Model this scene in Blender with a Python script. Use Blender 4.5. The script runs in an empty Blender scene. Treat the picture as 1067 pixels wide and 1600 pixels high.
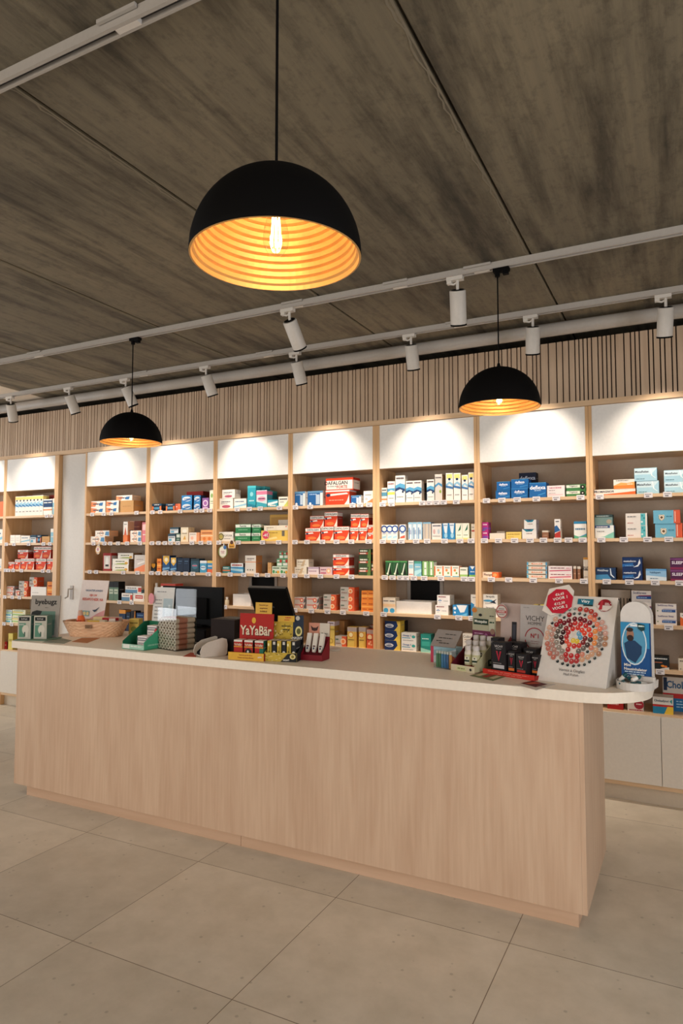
import bpy, math, random
from mathutils import Vector, Matrix, Euler
random.seed(7)
S = bpy.context.scene
COL = S.collection

# ------------------------------------------------------------------ camera
EYE = 1.52
YAW, PITCH, FPX = math.radians(27.1), math.radians(3.35), 1057.0
cd = bpy.data.cameras.new('camera')
cd.sensor_fit = 'VERTICAL'; cd.sensor_height = 36; cd.sensor_width = 24
cd.lens = FPX / 1600 * 36
cam = bpy.data.objects.new('camera', cd); COL.objects.link(cam)
cam.location = (0, 0, EYE)
cam.rotation_euler = (math.radians(90) + PITCH, 0, YAW)
S.camera = cam

# ------------------------------------------------------------------ world, exposure, window light
S.view_settings.view_transform = 'Standard'
S.view_settings.look = 'None'
S.view_settings.gamma = 1
S.view_settings.exposure = -0.13
S.view_settings.use_curve_mapping = False
wd = bpy.data.worlds.new('world'); S.world = wd; wd.use_nodes = True
wd.node_tree.nodes['Background'].inputs[0].default_value = (0.75, 0.85, 1, 1)
wd.node_tree.nodes['Background'].inputs[1].default_value = 0.3

WIN_LEFT = 55      # narrow shop window on the left, far back
WIN_SIDE = 90      # window on the left beside the counter
WIN_BACK = 215     # shopfront glazing behind the camera
WIN_RIGHT = 95     # window on the right
SPOT_W = 52        # track spots that graze the white fascia
SPOT_SHOP = 70     # other track spots
BULB_W = 2.6       # pendant bulbs

def area(name, loc, rot, sx, sy, power, col):
    l = bpy.data.lights.new(name, 'AREA'); l.shape = 'RECTANGLE'
    l.size = sx; l.size_y = sy; l.energy = power; l.color = col
    o = bpy.data.objects.new(name, l); COL.objects.link(o)
    o.location = loc; o.rotation_euler = rot
    return o
area('daylight_left', (-8.35, -2.85, 1.35), (0, math.radians(-90), 0), 2.4, 1.6, WIN_LEFT, (.93, .96, 1))
area('daylight_side', (-8.35, 1.9, 1.55), (0, math.radians(-90), 0), 2.0, 3.0, WIN_SIDE, (.95, .96, 1))
area('daylight_back', (-2.9, -4.85, 1.5), (math.radians(90), 0, 0), 6.2, 2.3, WIN_BACK, (1, .9, .8))
area('daylight_right', (2.95, 0.6, 1.45), (0, math.radians(90), 0), 2.0, 2.0, WIN_RIGHT, (.95, .96, 1))

# ------------------------------------------------------------------ frame helpers (pixel of the photo -> point on a real plane)
FW = Vector((-math.sin(YAW) * math.cos(PITCH), math.cos(YAW) * math.cos(PITCH), math.sin(PITCH)))
RT = Vector((math.cos(YAW), math.sin(YAW), 0)); UP = RT.cross(FW)
def ray(px, py): return FW * FPX + RT * (px - 533.5) - UP * (py - 800)
def onY(px, py, Y): r = ray(px, py); return Vector((0, 0, EYE)) + r * (Y / r.y)
def onZ(px, py, Z): r = ray(px, py); return Vector((0, 0, EYE)) + r * ((Z - EYE) / r.z)

# ------------------------------------------------------------------ materials
def lin(c):
    return c / 12.92 if c <= .04045 else ((c + .055) / 1.055) ** 2.4
def rgb(h):
    h = h.lstrip('#')
    return tuple(lin(int(h[i:i + 2], 16) / 255) for i in (0, 2, 4))
MATS = {}
def newmat(name):
    m = bpy.data.materials.new(name); m.use_nodes = True
    nt = m.node_tree; b = nt.nodes['Principled BSDF']
    return m, nt, b
def card(hexcol, rough=.6, metal=0.0, emit=0):
    """printed card / plastic / paint: one colour with a faint procedural unevenness"""
    k = (hexcol, rough, metal, emit)
    if k in MATS: return MATS[k]
    m, nt, b = newmat('card_' + hexcol.lstrip('#'))
    c = rgb(hexcol)
    n = nt.nodes.new('ShaderNodeTexNoise'); n.inputs['Scale'].default_value = 60
    tc = nt.nodes.new('ShaderNodeTexCoord'); nt.links.new(tc.outputs['Object'], n.inputs['Vector'])
    mx = nt.nodes.new('ShaderNodeMix'); mx.data_type = 'RGBA'
    mx.inputs[6].default_value = (*[v * .93 for v in c], 1); mx.inputs[7].default_value = (*[min(1, v * 1.05) for v in c], 1)
    nt.links.new(n.outputs['Fac'], mx.inputs[0]); nt.links.new(mx.outputs[2], b.inputs['Base Color'])
    b.inputs['Roughness'].default_value = rough; b.inputs['Metallic'].default_value = metal; b.inputs['Specular IOR Level'].default_value = .12 if hexcol in ('#060505', '#070707', '#141010', '#231a18') else .3
    if emit:
        b.inputs['Emission Color'].default_value = (*c, 1); b.inputs['Emission Strength'].default_value = emit
    MATS[k] = m; return m

def wood(name, ca, cb, scale=1.0, axis='Z', rough=.45, cathedral=False):
    m, nt, b = newmat(name); L = nt.links.new
    tc = nt.nodes.new('ShaderNodeTexCoord'); mp = nt.nodes.new('ShaderNodeMapping')
    L(tc.outputs['Object'], mp.inputs[0])
    s = {'Z': (14, 14, .8), 'X': (.8, 14, 14), 'Y': (14, .8, 14)}[axis]
    mp.inputs['Scale'].default_value = [v * scale for v in s]
    n1 = nt.nodes.new('ShaderNodeTexNoise'); n1.inputs['Scale'].default_value = 3; n1.inputs['Detail'].default_value = 8
    L(mp.outputs[0], n1.inputs['Vector'])
    r = nt.nodes.new('ShaderNodeValToRGB'); e = r.color_ramp.elements
    e[0].position = .3; e[0].color = (*rgb(ca), 1); e[1].position = .72; e[1].color = (*rgb(cb), 1)
    if cathedral:
        # growth rings: contour lines of a stretched noise field, broken by fine pores
        mp2 = nt.nodes.new('ShaderNodeMapping'); mp2.inputs['Scale'].default_value = (2.1, 2.1, .42)
        L(tc.outputs['Object'], mp2.inputs[0])
        n2 = nt.nodes.new('ShaderNodeTexNoise'); n2.inputs['Scale'].default_value = 1.6; n2.inputs['Detail'].default_value = 2.2
        L(mp2.outputs[0], n2.inputs['Vector'])
        mu = nt.nodes.new('ShaderNodeMath'); mu.operation = 'MULTIPLY'; mu.inputs[1].default_value = 26
        L(n2.outputs['Fac'], mu.inputs[0])
        fr = nt.nodes.new('ShaderNodeMath'); fr.operation = 'SINE'; L(mu.outputs[0], fr.inputs[0])
        ab = nt.nodes.new('ShaderNodeMath'); ab.operation = 'MULTIPLY_ADD'; ab.inputs[1].default_value = .10; ab.inputs[2].default_value = 0
        L(fr.outputs[0], ab.inputs[0])
        ad = nt.nodes.new('ShaderNodeMath'); ad.operation = 'ADD'; L(ab.outputs[0], ad.inputs[0]); L(n1.outputs['Fac'], ad.inputs[1])
        L(ad.outputs[0], r.inputs[0])
    else:
        L(n1.outputs['Fac'], r.inputs[0])
    L(r.outputs[0], b.inputs['Base Color']); b.inputs['Roughness'].default_value = rough
    return m

def concrete():
    m, nt, b = newmat('board_marked_concrete'); L = nt.links.new
    tc = nt.nodes.new('ShaderNodeTexCoord')
    def noise(scale, det, sc, rough=.5):
        mp = nt.nodes.new('ShaderNodeMapping'); mp.inputs['Scale'].default_value = sc
        L(tc.outputs['Object'], mp.inputs[0])
        n = nt.nodes.new('ShaderNodeTexNoise'); n.inputs['Scale'].default_value = scale; n.inputs['Detail'].default_value = det
        n.inputs['Roughness'].default_value = rough
        L(mp.outputs[0], n.inputs['Vector']); return n.outputs['Fac']
    a = noise(3.0, 8, (2.2, .30, 1), .66); g = noise(26, 6, (1, .7, 1), .7); f = noise(1.1, 3, (1, .6, 1))
    lines = noise(11, 4, (5, .10, 1), .6)
    ra = nt.nodes.new('ShaderNodeValToRGB'); e = ra.color_ramp.elements
    e[0].position = .34; e[0].color = (*rgb('#433c2f'), 1); e[1].position = .54; e[1].color = (*rgb('#756c59'), 1)
    L(a, ra.inputs[0])
    rg = nt.nodes.new('ShaderNodeValToRGB'); e = rg.color_ramp.elements
    e[0].position = .36; e[0].color = (.45, .45, .45, 1); e[1].position = .5; e[1].color = (1, 1, 1, 1)
    L(g, rg.inputs[0])
    mx = nt.nodes.new('ShaderNodeMix'); mx.data_type = 'RGBA'; mx.blend_type = 'MULTIPLY'; mx.inputs[0].default_value = .42
    L(ra.outputs[0], mx.inputs[6]); L(rg.outputs[0], mx.inputs[7])
    rl = nt.nodes.new('ShaderNodeValToRGB'); e = rl.color_ramp.elements
    e[0].position = .35; e[0].color = (.72, .72, .72, 1); e[1].position = .62; e[1].color = (1.12, 1.1, 1.05, 1)
    L(lines, rl.inputs[0])
    m2 = nt.nodes.new('ShaderNodeMix'); m2.data_type = 'RGBA'; m2.blend_type = 'MULTIPLY'; m2.inputs[0].default_value = .42
    L(mx.outputs[2], m2.inputs[6]); L(rl.outputs[0], m2.inputs[7])
    rf = nt.nodes.new('ShaderNodeValToRGB'); e = rf.color_ramp.elements
    e[0].position = .3; e[0].color = (.8, .8, .8, 1); e[1].position = .7; e[1].color = (1.15, 1.13, 1.1, 1)
    L(f, rf.inputs[0])
    m3 = nt.nodes.new('ShaderNodeMix'); m3.data_type = 'RGBA'; m3.blend_type = 'MULTIPLY'; m3.inputs[0].default_value = 1
    L(m2.outputs[2], m3.inputs[6]); L(rf.outputs[0], m3.inputs[7])
    L(m3.outputs[2], b.inputs['Base Color']); b.inputs['Roughness'].default_value = .85
    bp = nt.nodes.new('ShaderNodeBump'); bp.inputs['Strength'].default_value = .25; bp.inputs['Distance'].default_value = .01
    L(g, bp.inputs['Height']); L(bp.outputs[0], b.inputs['Normal'])
    return m

TILE = .762
def tiles():
    m, nt, b = newmat('limestone_tiles'); L = nt.links.new
    tc = nt.nodes.new('ShaderNodeTexCoord'); sx = nt.nodes.new('ShaderNodeSeparateXYZ'); L(tc.outputs['Object'], sx.inputs[0])
    def line(out, off):
        a = nt.nodes.new('ShaderNodeMath'); a.operation = 'ADD'; a.inputs[1].default_value = off; L(out, a.inputs[0])
        p = nt.nodes.new('ShaderNodeMath'); p.operation = 'PINGPONG'; p.inputs[1].default_value = TILE / 2; L(a.outputs[0], p.inputs[0])
        c = nt.nodes.new('ShaderNodeMath'); c.operation = 'LESS_THAN'; c.inputs[1].default_value = .0016; L(p.outputs[0], c.inputs[0])
        fl = nt.nodes.new('ShaderNodeMath'); fl.operation = 'DIVIDE'; fl.inputs[1].default_value = TILE; L(a.outputs[0], fl.inputs[0])
        f2 = nt.nodes.new('ShaderNodeMath'); f2.operation = 'FLOOR'; L(fl.outputs[0], f2.inputs[0])
        return c.outputs[0], f2.outputs[0]
    lx, ix = line(sx.outputs[0], .659 + 20 * TILE); ly, iy = line(sx.outputs[1], -1.960 + 20 * TILE)
    mxm = nt.nodes.new('ShaderNodeMath'); mxm.operation = 'MAXIMUM'; L(lx, mxm.inputs[0]); L(ly, mxm.inputs[1])
    cv = nt.nodes.new('ShaderNodeCombineXYZ'); L(ix, cv.inputs[0]); L(iy, cv.inputs[1])
    wn = nt.nodes.new('ShaderNodeTexWhiteNoise'); L(cv.outputs[0], wn.inputs[0])
    n = nt.nodes.new('ShaderNodeTexNoise'); n.inputs['Scale'].default_value = 5; n.inputs['Detail'].default_value = 8; n.inputs['Roughness'].default_value = .65
    L(tc.outputs['Object'], n.inputs['Vector'])
    r = nt.nodes.new('ShaderNodeValToRGB'); e = r.color_ramp.elements
    e[0].position = .3; e[0].color = (*rgb('#cbc0ac'), 1); e[1].position = .7; e[1].color = (*rgb('#dfd4c1'), 1)
    L(n.outputs['Fac'], r.inputs[0])
    # fossil chips
    vo = nt.nodes.new('ShaderNodeTexVoronoi'); vo.inputs['Scale'].default_value = 20; vo.inputs['Randomness'].default_value = 1
    L(tc.outputs['Object'], vo.inputs['Vector'])
    sp = nt.nodes.new('ShaderNodeValToRGB'); e = sp.color_ramp.elements
    e[0].position = .09; e[0].color = (1, 1, 1, 1); e[1].position = .16; e[1].color = (0, 0, 0, 1)
    L(vo.outputs['Distance'], sp.inputs[0])
    wv = nt.nodes.new('ShaderNodeSeparateColor'); L(vo.outputs['Color'], wv.inputs[0])
    gt = nt.nodes.new('ShaderNodeMath'); gt.operation = 'GREATER_THAN'; gt.inputs[1].default_value = .6; L(wv.outputs[0], gt.inputs[0])
    ml = nt.nodes.new('ShaderNodeMath'); ml.operation = 'MULTIPLY'; L(gt.outputs[0], ml.inputs[0]); L(sp.outputs[0], ml.inputs[1])
    ml2 = nt.nodes.new('ShaderNodeMath'); ml2.operation = 'MULTIPLY'; ml2.inputs[1].default_value = .42; L(ml.outputs[0], ml2.inputs[0])
    m1 = nt.nodes.new('ShaderNodeMix'); m1.data_type = 'RGBA'; m1.inputs[7].default_value = (*rgb('#8f8574'), 1)
    L(ml2.outputs[0], m1.inputs[0]); L(r.outputs[0], m1.inputs[6])
    tv = nt.nodes.new('ShaderNodeMapRange'); tv.inputs[3].default_value = .93; tv.inputs[4].default_value = 1.06; L(wn.outputs['Value'], tv.inputs[0])
    vm = nt.nodes.new('ShaderNodeVectorMath'); vm.operation = 'SCALE'; L(m1.outputs[2], vm.inputs[0]); L(tv.outputs[0], vm.inputs['Scale'])
    m2 = nt.nodes.new('ShaderNodeMix'); m2.data_type = 'RGBA'; m2.inputs[7].default_value = (*rgb('#7f6f5c'), 1)
    L(mxm.outputs[0], m2.inputs[0]); L(vm.outputs[0], m2.inputs[6])
    L(m2.outputs[2], b.inputs['Base Color']); b.inputs['Roughness'].default_value = .38
    b.inputs['Specular IOR Level'].default_value = .35
    return m

def clear(name='clear_acrylic', tint=(1, 1, 1, 1)):
    m, nt, b = newmat(name); L = nt.links.new
    b.inputs['Base Color'].default_value = tint; b.inputs['Roughness'].default_value = .03
    tr = nt.nodes.new('ShaderNodeBsdfTransparent'); tr.inputs[0].default_value = (.94, .95, .95, 1)
    gl = nt.nodes.new('ShaderNodeBsdfGlossy'); gl.inputs['Roughness'].default_value = .04
    lw = nt.nodes.new('ShaderNodeLayerWeight'); lw.inputs[0].default_value = .5
    pw = nt.nodes.new('ShaderNodeMath'); pw.operation = 'POWER'; pw.inputs[1].default_value = 4; L(lw.outputs['Facing'], pw.inputs[0])
    fr = nt.nodes.new('ShaderNodeMath'); fr.operation = 'MULTIPLY_ADD'; fr.inputs[1].default_value = .8; fr.inputs[2].default_value = .045; L(pw.outputs[0], fr.inputs[0])
    mx = nt.nodes.new('ShaderNodeMixShader'); L(fr.outputs[0], mx.inputs[0]); L(tr.outputs[0], mx.inputs[1]); L(gl.outputs[0], mx.inputs[2])
    L(mx.outputs[0], nt.nodes['Material Output'].inputs[0])
    return m

BIRCH = wood('birch_shelf', '#cfa372', '#deb88a', 1.0, 'Z')
BIRCHX = wood('birch_board', '#cfac84', '#dfc09b', 1.0, 'X')
SLAT = wood('slat_birch', '#b59a80', '#c7ae93', .7, 'Z')
PLY = wood('counter_plywood', '#c3a286', '#d0b296', 1.3, 'Z', .5, True)
PLYX = wood('plinth_plywood', '#c8a587', '#d4b295', .6, 'X', .5)
CONC = concrete(); FLOOR = tiles(); CLEAR = clear()
WHITE = card('#efece6', .5); CREAM = card('#d9d0c2', .45); TAUPE = card('#b3a18e', .6)
TOPM = card('#eadfce', .42); BLACK = card('#060505', .8); PLAST = card('#070707', .45)
RAIL = card('#aaa49c', .45); SPOTW = card('#cfc9c0', .4); PLASTER = card('#b9b0a4', .8)
GOLD = card('#d3a868', .42, .3); DARK = card('#1a1512', .8)

# ------------------------------------------------------------------ mesh builder
class MB:
    def __init__(s): s.v = []; s.f = []; s.m = []; s.mats = []; s.sm = []
    def mi(s, mat):
        if isinstance(mat, str): mat = card(mat)
        if mat not in s.mats: s.mats.append(mat)
        return s.mats.index(mat)
    def add(s, vs, fs, mat, smooth=False):
        b = len(s.v); s.v += [tuple(v) for v in vs]; i = s.mi(mat)
        for f in fs: s.f.append([b + k for k in f]); s.m.append(i); s.sm.append(smooth)
        return s
    def box(s, x0, x1, y0, y1, z0, z1, mat, side=None, top=None):
        vs = [(x0, y0, z0), (x1, y0, z0), (x1, y1, z0), (x0, y1, z0), (x0, y0, z1), (x1, y0, z1), (x1, y1, z1), (x0, y1, z1)]
        s.add(vs, [(0, 1, 5, 4), (0, 3, 2, 1), (2, 3, 7, 6)], mat)
        s.add(vs, [(1, 2, 6, 5), (3, 0, 4, 7)], side or mat)
        s.add(vs, [(4, 5, 6, 7)], top or mat)
        return s
    def prism(s, pts, axis, a, b, mat, smooth=False):
        """extrude a 2D outline along an axis: 'x' outline=(y,z), 'y' outline=(x,z), 'z' outline=(x,y)"""
        def P(p, t): return {'x': (t, p[0], p[1]), 'y': (p[0], t, p[1]), 'z': (p[0], p[1], t)}[axis]
        n = len(pts); vs = [P(p, a) for p in pts] + [P(p, b) for p in pts]
        s.add(vs, [tuple(range(n)), tuple(range(2 * n - 1, n - 1, -1))], mat)
        s.add(vs, [(i, (i + 1) % n, n + (i + 1) % n, n + i) for i in range(n)], mat, smooth)
        return s
    def lathe(s, prof, mat, seg=24, o=(0, 0, 0), M=None, smooth=True):
        vs = []; o = Vector(o)
        for r, z in prof:
            for k in range(seg):
                a = 2 * math.pi * k / seg; v = Vector((r * math.cos(a), r * math.sin(a), z))
                if M: v = M @ v
                vs.append(v + o)
        fs = [(i * seg + k, i * seg + (k + 1) % seg, (i + 1) * seg + (k + 1) % seg, (i + 1) * seg + k) for i in range(len(prof) - 1) for k in range(seg)]
        s.add(vs, fs, mat, smooth)
        if prof[0][0] > 1e-5: s.add(vs[:seg], [tuple(range(seg - 1, -1, -1))], mat)
        if prof[-1][0] > 1e-5: s.add(vs[-seg:], [tuple(range(seg))], mat)
        return s
    def tube(s, pts, r, mat, seg=8):
        pts = [Vector(p) for p in pts]; vs = []
        for i, p in enumerate(pts):
            d = (pts[min(i + 1, len(pts) - 1)] - pts[max(i - 1, 0)]).normalized()
            u = d.orthogonal().normalized() if i == 0 else (u - d * u.dot(d)).normalized()
            w = d.cross(u)
            for k in range(seg):
                a = 2 * math.pi * k / seg; vs.append(p + (u * math.cos(a) + w * math.sin(a)) * r)
        n = len(pts)
        s.add(vs, [(i * seg + k, i * seg + (k + 1) % seg, (i + 1) * seg + (k + 1) % seg, (i + 1) * seg + k) for i in range(n - 1) for k in range(seg)], mat, True)
        s.add(vs, [tuple(range(seg - 1, -1, -1)), tuple(range((n - 1) * seg, n * seg))], mat)
        return s
    def art(s, O, U, V, els):
        """printed artwork on a flat face: O lower-left corner, U/V the edge vectors"""
        O, U, V = Vector(O), Vector(U), Vector(V); w, h = U.length, V.length
        u, v = U / w, V / h; N = u.cross(v)
        step = min(.00035, .005 / max(1, len(els)))
        for li, e in enumerate(els):
            off = N * (step * (li + 1)); k = e[0]
            P = lambda a, b: O + U * a + V * b + off
            if k == 'r': s.add([P(e[1], e[2]), P(e[3], e[2]), P(e[3], e[4]), P(e[1], e[4])], [(0, 1, 2, 3)], e[5])
            elif k == 'p': s.add([P(*q) for q in e[1]], [tuple(range(len(e[1])))], e[2])
            elif k in 'ec':
                ru, rv, c = (e[3], e[4], e[5]) if k == 'e' else (e[3] * h / w, e[3], e[4])
                n = 8 if rv * h < .01 else 20
                s.add([P(e[1] + ru * math.cos(2 * math.pi * i / n), e[2] + rv * math.sin(2 * math.pi * i / n)) for i in range(n)], [tuple(range(n))], c)
            elif k == 'g':   # ring
                n = 24; r0, r1 = e[3] - e[4], e[3]; vs = []
                for i in range(n):
                    a = 2 * math.pi * i / n
                    for r in (r0, r1): vs.append(P(e[1] + r * h / w * math.cos(a), e[2] + r * math.sin(a)))
                s.add(vs, [(2 * i, 2 * i + 1, (2 * i + 3) % (2 * n), (2 * i + 2) % (2 * n)) for i in range(n)], e[5])
            elif k == 't':
                tv, tf, tw = text_geo(e[1], len(e) > 6 and e[6])
                H = e[4] * h; sc = min(H, .93 * w / max(tw, .01)); rot = e[7] if len(e) > 7 else 0
                cr, sr = math.cos(rot), math.sin(rot)
                c0 = O + U * e[2] + V * e[3] + off
                vs = []
                for x, y in tv:
                    x = (x - tw / 2) * sc; y = (y - .5) * H
                    vs.append(c0 + u * (x * cr - y * sr) + v * (x * sr + y * cr))
                s.add(vs, tf, e[5])
            elif k == 'l':   # a line of unreadably small print
                x = e[1]; rr = random.Random(int(e[2] * 1000) * 7 + int(e[4] * 1000))
                while x < e[3]:
                    d = min(rr.uniform(.05, .16), e[3] - x)
                    s.add([P(x, e[2]), P(x + d, e[2]), P(x + d, e[2] + e[4]), P(x, e[2] + e[4])], [(0, 1, 2, 3)], e[5]); x += d + .02
        return s
    def build(s, name, parent=None, bevel=0, loc=None, rot=None):
        me = bpy.data.meshes.new(name); me.from_pydata(s.v, [], s.f)
        for m in s.mats: me.materials.append(m)
        me.polygons.foreach_set('material_index', s.m); me.polygons.foreach_set('use_smooth', s.sm)
        me.update()
        o = bpy.data.objects.new(name, me); COL.objects.link(o)
        if parent: o.parent = parent
        if loc: o.location = loc
        if rot: o.rotation_euler = rot
        if bevel:
            b = o.modifiers.new('bevel', 'BEVEL'); b.width = bevel; b.segments = 2; b.limit_method = 'ANGLE'
        return o
_TX = {}
def text_geo(t, bold=False):
    if (t, bold) in _TX: return _TX[(t, bold)]
    cu = bpy.data.curves.new('txt', 'FONT'); cu.body = t; cu.size = 1; cu.resolution_u = 2
    if bold: cu.offset = .022
    ob = bpy.data.objects.new('txt', cu); me = ob.to_mesh()
    vs = [tuple(v.co[:2]) for v in me.vertices]; fs = [tuple(p.vertices) for p in me.polygons]
    ob.to_mesh_clear(); bpy.data.objects.remove(ob); bpy.data.curves.remove(cu)
    if not vs: r = ([], [], 1)
    else:
        x0 = min(v[0] for v in vs); x1 = max(v[0] for v in vs); y0 = 0 if t.isupper() else min(v[1] for v in vs); y1 = max(v[1] for v in vs)
        y0 = min(v[1] for v in vs); k = max(y1 - y0, .3)
        r = ([((x - x0) / k, (y - y0) / k) for x, y in vs], fs, (x1 - x0) / k)
    _TX[(t, bold)] = r; return r
def tag(o, label, cat, group=None, kind=None):
    if kind: o['kind'] = kind
    if label:
        n = len(label.split())
        if not 4 <= n <= 16: print('LABEL LENGTH', n, label)
        o['label'] = label
    if cat: o['category'] = cat
    if group: o['group'] = group
    return o
def empty(name, loc, rz=0, label=None, cat=None, group=None):
    o = bpy.data.objects.new(name, None); COL.objects.link(o); o.location = loc; o.rotation_euler = (0, 0, rz)
    o.empty_display_size = .05
    return tag(o, label, cat, group)
def struct(o): o['kind'] = 'structure'; return o
def dup(root, loc=None, rz=None, label=None, group=None):
    r = root.copy(); COL.objects.link(r)
    if loc is not None: r.location = loc
    if rz is not None: r.rotation_euler = (0, 0, rz)
    if label: r['label'] = label
    if group: r['group'] = group
    for ch in list(root.children):
        c = ch.copy(); COL.objects.link(c); c.parent = r
        for g in list(ch.children):
            d = g.copy(); COL.objects.link(d); d.parent = c
    return r

# ------------------------------------------------------------------ room shell
CEIL = 2.98
XL, XR, YB, YF = -8.5, 3.1, -5.0, 4.95
m = MB(); m.box(XL, XR, YB, YF, -.1, 0, FLOOR); struct(m.build('floor'))
MORTAR = card('#7b7261', .9)
m = MB()      # hollow-core slabs 1.19 m wide with chamfered joints
sx = [-.655 + 1.19 * k for k in range(-7, 4)]
for a, b in zip(sx[:-1], sx[1:]):
    a2, b2 = max(a, XL), min(b, XR)
    if b2 <= a2: continue
    g = .004; c = .008
    # rough mortar squeezed out along the joint
    yy = YB; wprev = .008
    while yy < YF and abs(a + .655) < 2.5:
        wn_ = random.choice((.003, .006, .01, .014)); y2 = yy + random.uniform(.015, .05)
        m.add([(a - g - c - wprev, yy, CEIL - .001), (a - g - c - wn_, y2, CEIL - .001), (a - g - .001, y2, CEIL + .002), (a - g - .001, yy, CEIL + .002)], [(0, 1, 2, 3)], MORTAR); yy = y2; wprev = wn_
    m.prism([(a2 + g + c, CEIL), (a2 + g, CEIL + c), (a2 + g, CEIL + .2), (b2 - g, CEIL + .2), (b2 - g, CEIL + c), (b2 - g - c, CEIL)], 'y', YB, YF, CONC)
m.box(XL, XR, YB, YF, CEIL + .03, CEIL + .22, DARK)
struct(m.build('ceiling'))
# thin pale strip on the ceiling at the far left
p = [onZ(0, 595, CEIL), onZ(52, 608, CEIL), onZ(104, 634, CEIL), onZ(80, 634, CEIL), onZ(40, 617, CEIL), onZ(0, 611, CEIL)]
m = MB(); m.prism([(-5.68, 3.4), (-5.30, 3.4), (-5.48, 4.9), (-5.86, 4.9)], 'z', CEIL - .004, CEIL + .002, card('#d9cbb8', .7)); struct(m.build('pale_strip'))
m = MB(); m.box(XL, XR, YF, YF + .1, 0, CEIL, PLASTER); struct(m.build('wall_front'))
def holed(nm, lo, hi, holes, side):
    """wall slab with rectangular openings; side 'x' runs along y at x=lo..hi, side 'y' runs along x"""
    m = MB(); a0, a1 = (YB, YF) if side == 'x' else (XL, XR); p = a0
    def bx(u0, u1, z0, z1):
        if u1 - u0 < 1e-4 or z1 - z0 < 1e-4: return
        m.box(lo, hi, u0, u1, z0, z1, PLASTER) if side == 'x' else m.box(u0, u1, lo, hi, z0, z1, PLASTER)
    for (u0, u1, z0, z1) in holes:
        bx(p, u0, 0, CEIL); bx(u0, u1, 0, z0); bx(u0, u1, z1, CEIL); p = u1
    bx(p, a1, 0, CEIL); struct(m.build(nm))
def window(nm, c, u0, u1, z0, z1, nd, side):
    m = MB(); f = .05
    def bx(a, b, p, q):
        m.box(c - .03, c + .03, a, b, p, q, RAIL) if side == 'x' else m.box(a, b, c - .03, c + .03, p, q, RAIL)
    bx(u0, u1, z0, z0 + f); bx(u0, u1, z1 - f, z1)
    for k in range(nd + 1):
        uu = u0 + (u1 - u0 - f) * k / nd; bx(uu, uu + f, z0 + f, z1 - f)
    struct(m.build(nm))
holed('wall_left', XL - .1, XL, [(-3.7, -2.0, .1, 2.6), (.35, 3.45, .5, 2.6)], 'x')
holed('wall_right', XR, XR + .1, [(-.45, 1.65, .4, 2.5)], 'x')
holed('wall_back', YB - .1, YB, [(-6.0, 1.4, .3, 2.7)], 'y')
window('window_1', XL - .04, -3.7, -2.0, .1, 2.6, 1, 'x'); window('window_2', XL - .04, .35, 3.45, .5, 2.6, 2, 'x')
window('window_3', XR + .05, -.45, 1.65, .4, 2.5, 2, 'x'); window('window_4', YB - .05, -6.0, 1.4, .3, 2.7, 5, 'y')

# slatted band above the shelves
SY = 4.53
m = MB(); x = -8.4
m.box(-8.4, 2.9, SY + .022, SY + .04, 2.47, 2.895, card('#2a2019', .8))
while x < 2.85:
    w = random.choice((.018, .018, .031, .031, .044)); m.box(x, x + w, SY - .002, SY + .022, 2.487, 2.89, SLAT); x += w + .0075
struct(m.build('trim_1'))
m = MB(); m.box(-8.4, 2.9, SY - .008, SY + .30, 2.452, 2.487, BIRCHX); struct(m.build('trim_2'))
m = MB(); m.box(-8.4, -6.9, SY + .01, SY + .05, 0, 2.45, CREAM); struct(m.build('wall_panel_left')).name = 'trim_4'
m = MB(); m.box(.215, 2.9, SY + .01, SY + .05, 0, 2.45, CREAM); struct(m.build('trim_5'))

# white flush door between the shelving runs
m = MB(); m.box(-5.372, -5.022, SY + .043, SY + .083, .004, 2.45, card('#d8d3cb', .45)); dr = struct(m.build('door_1', bevel=.002))
m = MB(); hp = onY(112, 925, SY + .04)
m.box(hp.x - .02, hp.x + .02, SY + .036, SY + .043, hp.z - .07, hp.z + .06, RAIL)
m.tube([(hp.x + .005, SY + .04, hp.z + .03), (hp.x + .005, SY - .005, hp.z + .03), (hp.x + .005, SY - .01, hp.z - .04), (hp.x - .03, SY - .01, hp.z - .055)], .008, RAIL)
m.build('door_handle', dr)

# ------------------------------------------------------------------ shelving units
ROWS = [1.875, 1.604, 1.343, 1.077, .810, .545]
ROWN = ['top shelf', 'second shelf', 'third shelf', 'fourth shelf', 'fifth shelf', 'bottom shelf']
HDR = 2.128; TH = .021; BACK = 4.84
BAYS = {'Z': (-6.887, -6.15, 'bay cut by left edge'), 'A': (-6.15, -5.425, 'bay left of white door'), 'B': (-5.02, -4.243, 'first bay right of door'),
        'C': (-4.243, -3.504, 'second bay right of door'), 'D': (-3.504, -2.77, 'third bay right of door'), 'E': (-2.77, -2.033, 'fourth bay right of door'),
        'F': (-2.033, -1.275, 'fifth bay right of door'), 'G': (-1.275, -.547, 'sixth bay right of door'), 'H': (-.547, .20, 'rightmost bay')}
UL = {'Z': 'birch shelving unit cut off by the left edge of the picture', 'A': 'birch shelving unit with red cartons left of the white door',
      'B': 'birch shelving unit just right of the white door', 'C': 'birch shelving unit behind the black monitor on the counter',
      'D': 'birch shelving unit with a small black hatch, left of the tall red cartons', 'E': 'birch shelving unit holding piles of red and orange cartons',
      'F': 'birch shelving unit with black hatch and long white tray at mid height', 'G': 'birch shelving unit with blue cartons on top under right pendant lamp',
      'H': 'birch shelving unit at the right edge, above white cupboard doors'}
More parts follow.
